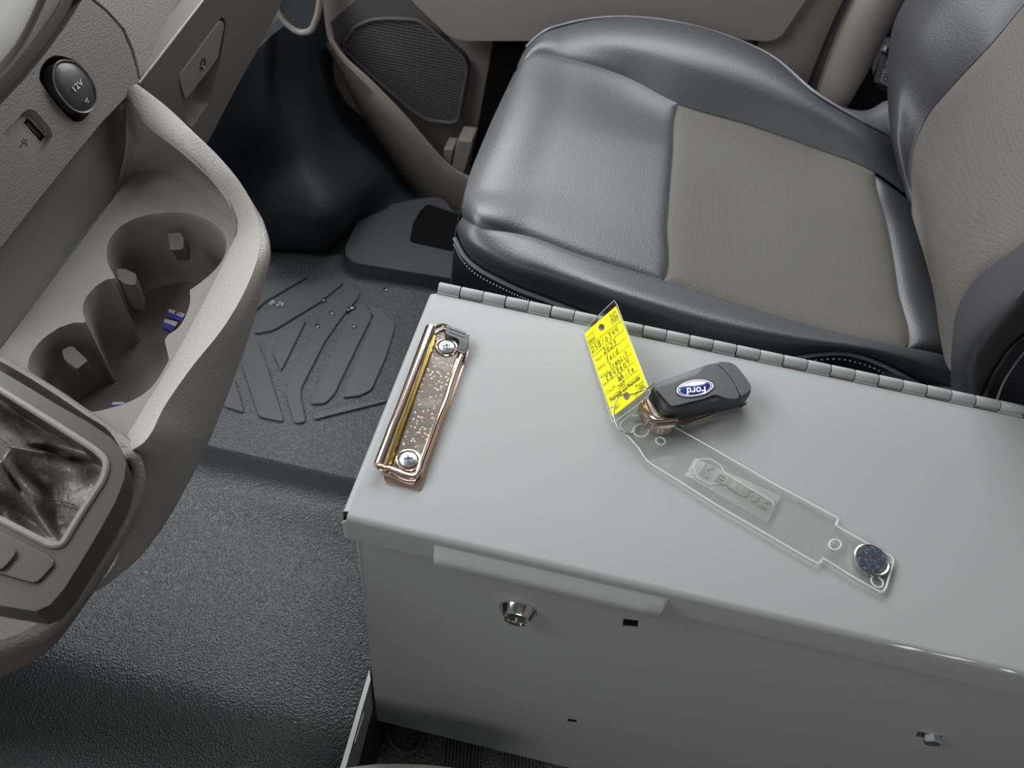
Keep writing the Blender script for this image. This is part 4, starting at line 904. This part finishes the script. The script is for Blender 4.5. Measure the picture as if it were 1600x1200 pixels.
MB().plate(rnd([FP(a, b, ZT+.0016) for a, b in cap], .003, 3), (0, 0, -.006)).build('end_cap', 'fob_plastic', ky, bevel=.0014, seg=3)
MB().tube(curve([FP(a, b, h) for a, b, h in [(1083,42,ZT+.0012),(1160,105,ZT+.0017),(1245,200,ZT+.0017),(1320,310,ZT+.0017),(1358,410,ZT+.0014),(1374,468,ZT-.002),(1376,520,ZT-.008)]], 40), .0003, 6).build('seam_line', 'guard_grey', ky)
# badge
ex, ey = FP(1042,290,ZT+.0022)-FP(640,388,ZT+.0022), None
bc_ = (FP(1042,290,ZT+.0022)+FP(640,388,ZT+.0022))/2; A_ = ex/2; Bv_ = FP(842,245,ZT+.0022)-bc_
Bv_ = Bv_-A_*(Bv_.dot(A_)/A_.dot(A_))
ell = lambda s, z: [Vector((bc_.x, bc_.y, z))+A_*(math.cos(q)*s)+Bv_*(math.sin(q)*s) for q in [2*math.pi*i/48 for i in range(48)]]
bd = MB().grid([ell(1.13, ZT+.0019), ell(1.08, ZT+.0026), ell(1.02, ZT+.0022), ell(.98, ZT+.0020)], cv=True).build('badge_surround', 'fob_plastic', ky, ang=60)
MB().tube(ell(.97, ZT+.0024), .00045, 6, closed=True).build('badge_rim', 'emblem_white', ky)
MB().grid([ell(.97, ZT+.0018), ell(.95, ZT+.0024), ell(.6, ZT+.0027), ell(.02, ZT+.0028)], cv=True).build('oval_badge', 'emblem_blue', ky, ang=60)
MB().tube(ell(.86, ZT+.00262), .00018, 6, closed=True).build('badge_line', 'emblem_white', ky)
zt = ZT+.0029
text('Ford', FP(962,322,zt)-Vector((0,0,0)), FP(722,338,zt), FP(860,400,zt)-FP(860,300,zt), .0072, 'emblem_white', ky, 'badge_lettering', extrude=.0001, shear=.35, bold=.012)
# metal bow
bo_ = [(200,515),(300,455),(345,500),(420,590),(500,665),(560,680),(655,688),(650,712),(610,772),(560,792),(450,790),(370,760),(300,690),(245,605)]
bo_w = [FP(a, b, .4935) for a, b in bo_]
MB().plate(rnd(bo_w, .002, 3), (0, 0, -.0085)).build('key_bow', 'fob_metal', ky, bevel=.0014, seg=3)
MB().tube(curve([FP(a, b, .4950) for a, b in [(215,505),(270,590),(320,670),(370,705),(450,712),(560,700),(645,692)]], 30), .0015, 8).build('bow_edge', 'fob_metal', ky)
MB().tube(curve([FP(a, b, .4948) for a, b in [(270,470),(310,560),(350,640),(400,685),(480,700)]], 30), .0013, 8).build('bow_edge', 'fob_metal', ky)
# folded blade in the side
bl = [FP(a, b, .489) for a, b in [(672,748),(690,722),(720,712),(850,672),(870,682),(935,655),(990,640),(1050,622),(1095,610),(1090,628),(1000,662),(880,705),(760,752),(690,768)]]
MB().plate(bl, (0, 0, -.0030)).build('key_blade', 'fob_metal', ky, bevel=.0004)
MB().plate([FP(a, b, .4885) for a, b in [(1360,520),(1460,478),(1440,510),(1340,572)]], (0, 0, -.002)).build('cap_clip', 'steel', ky)
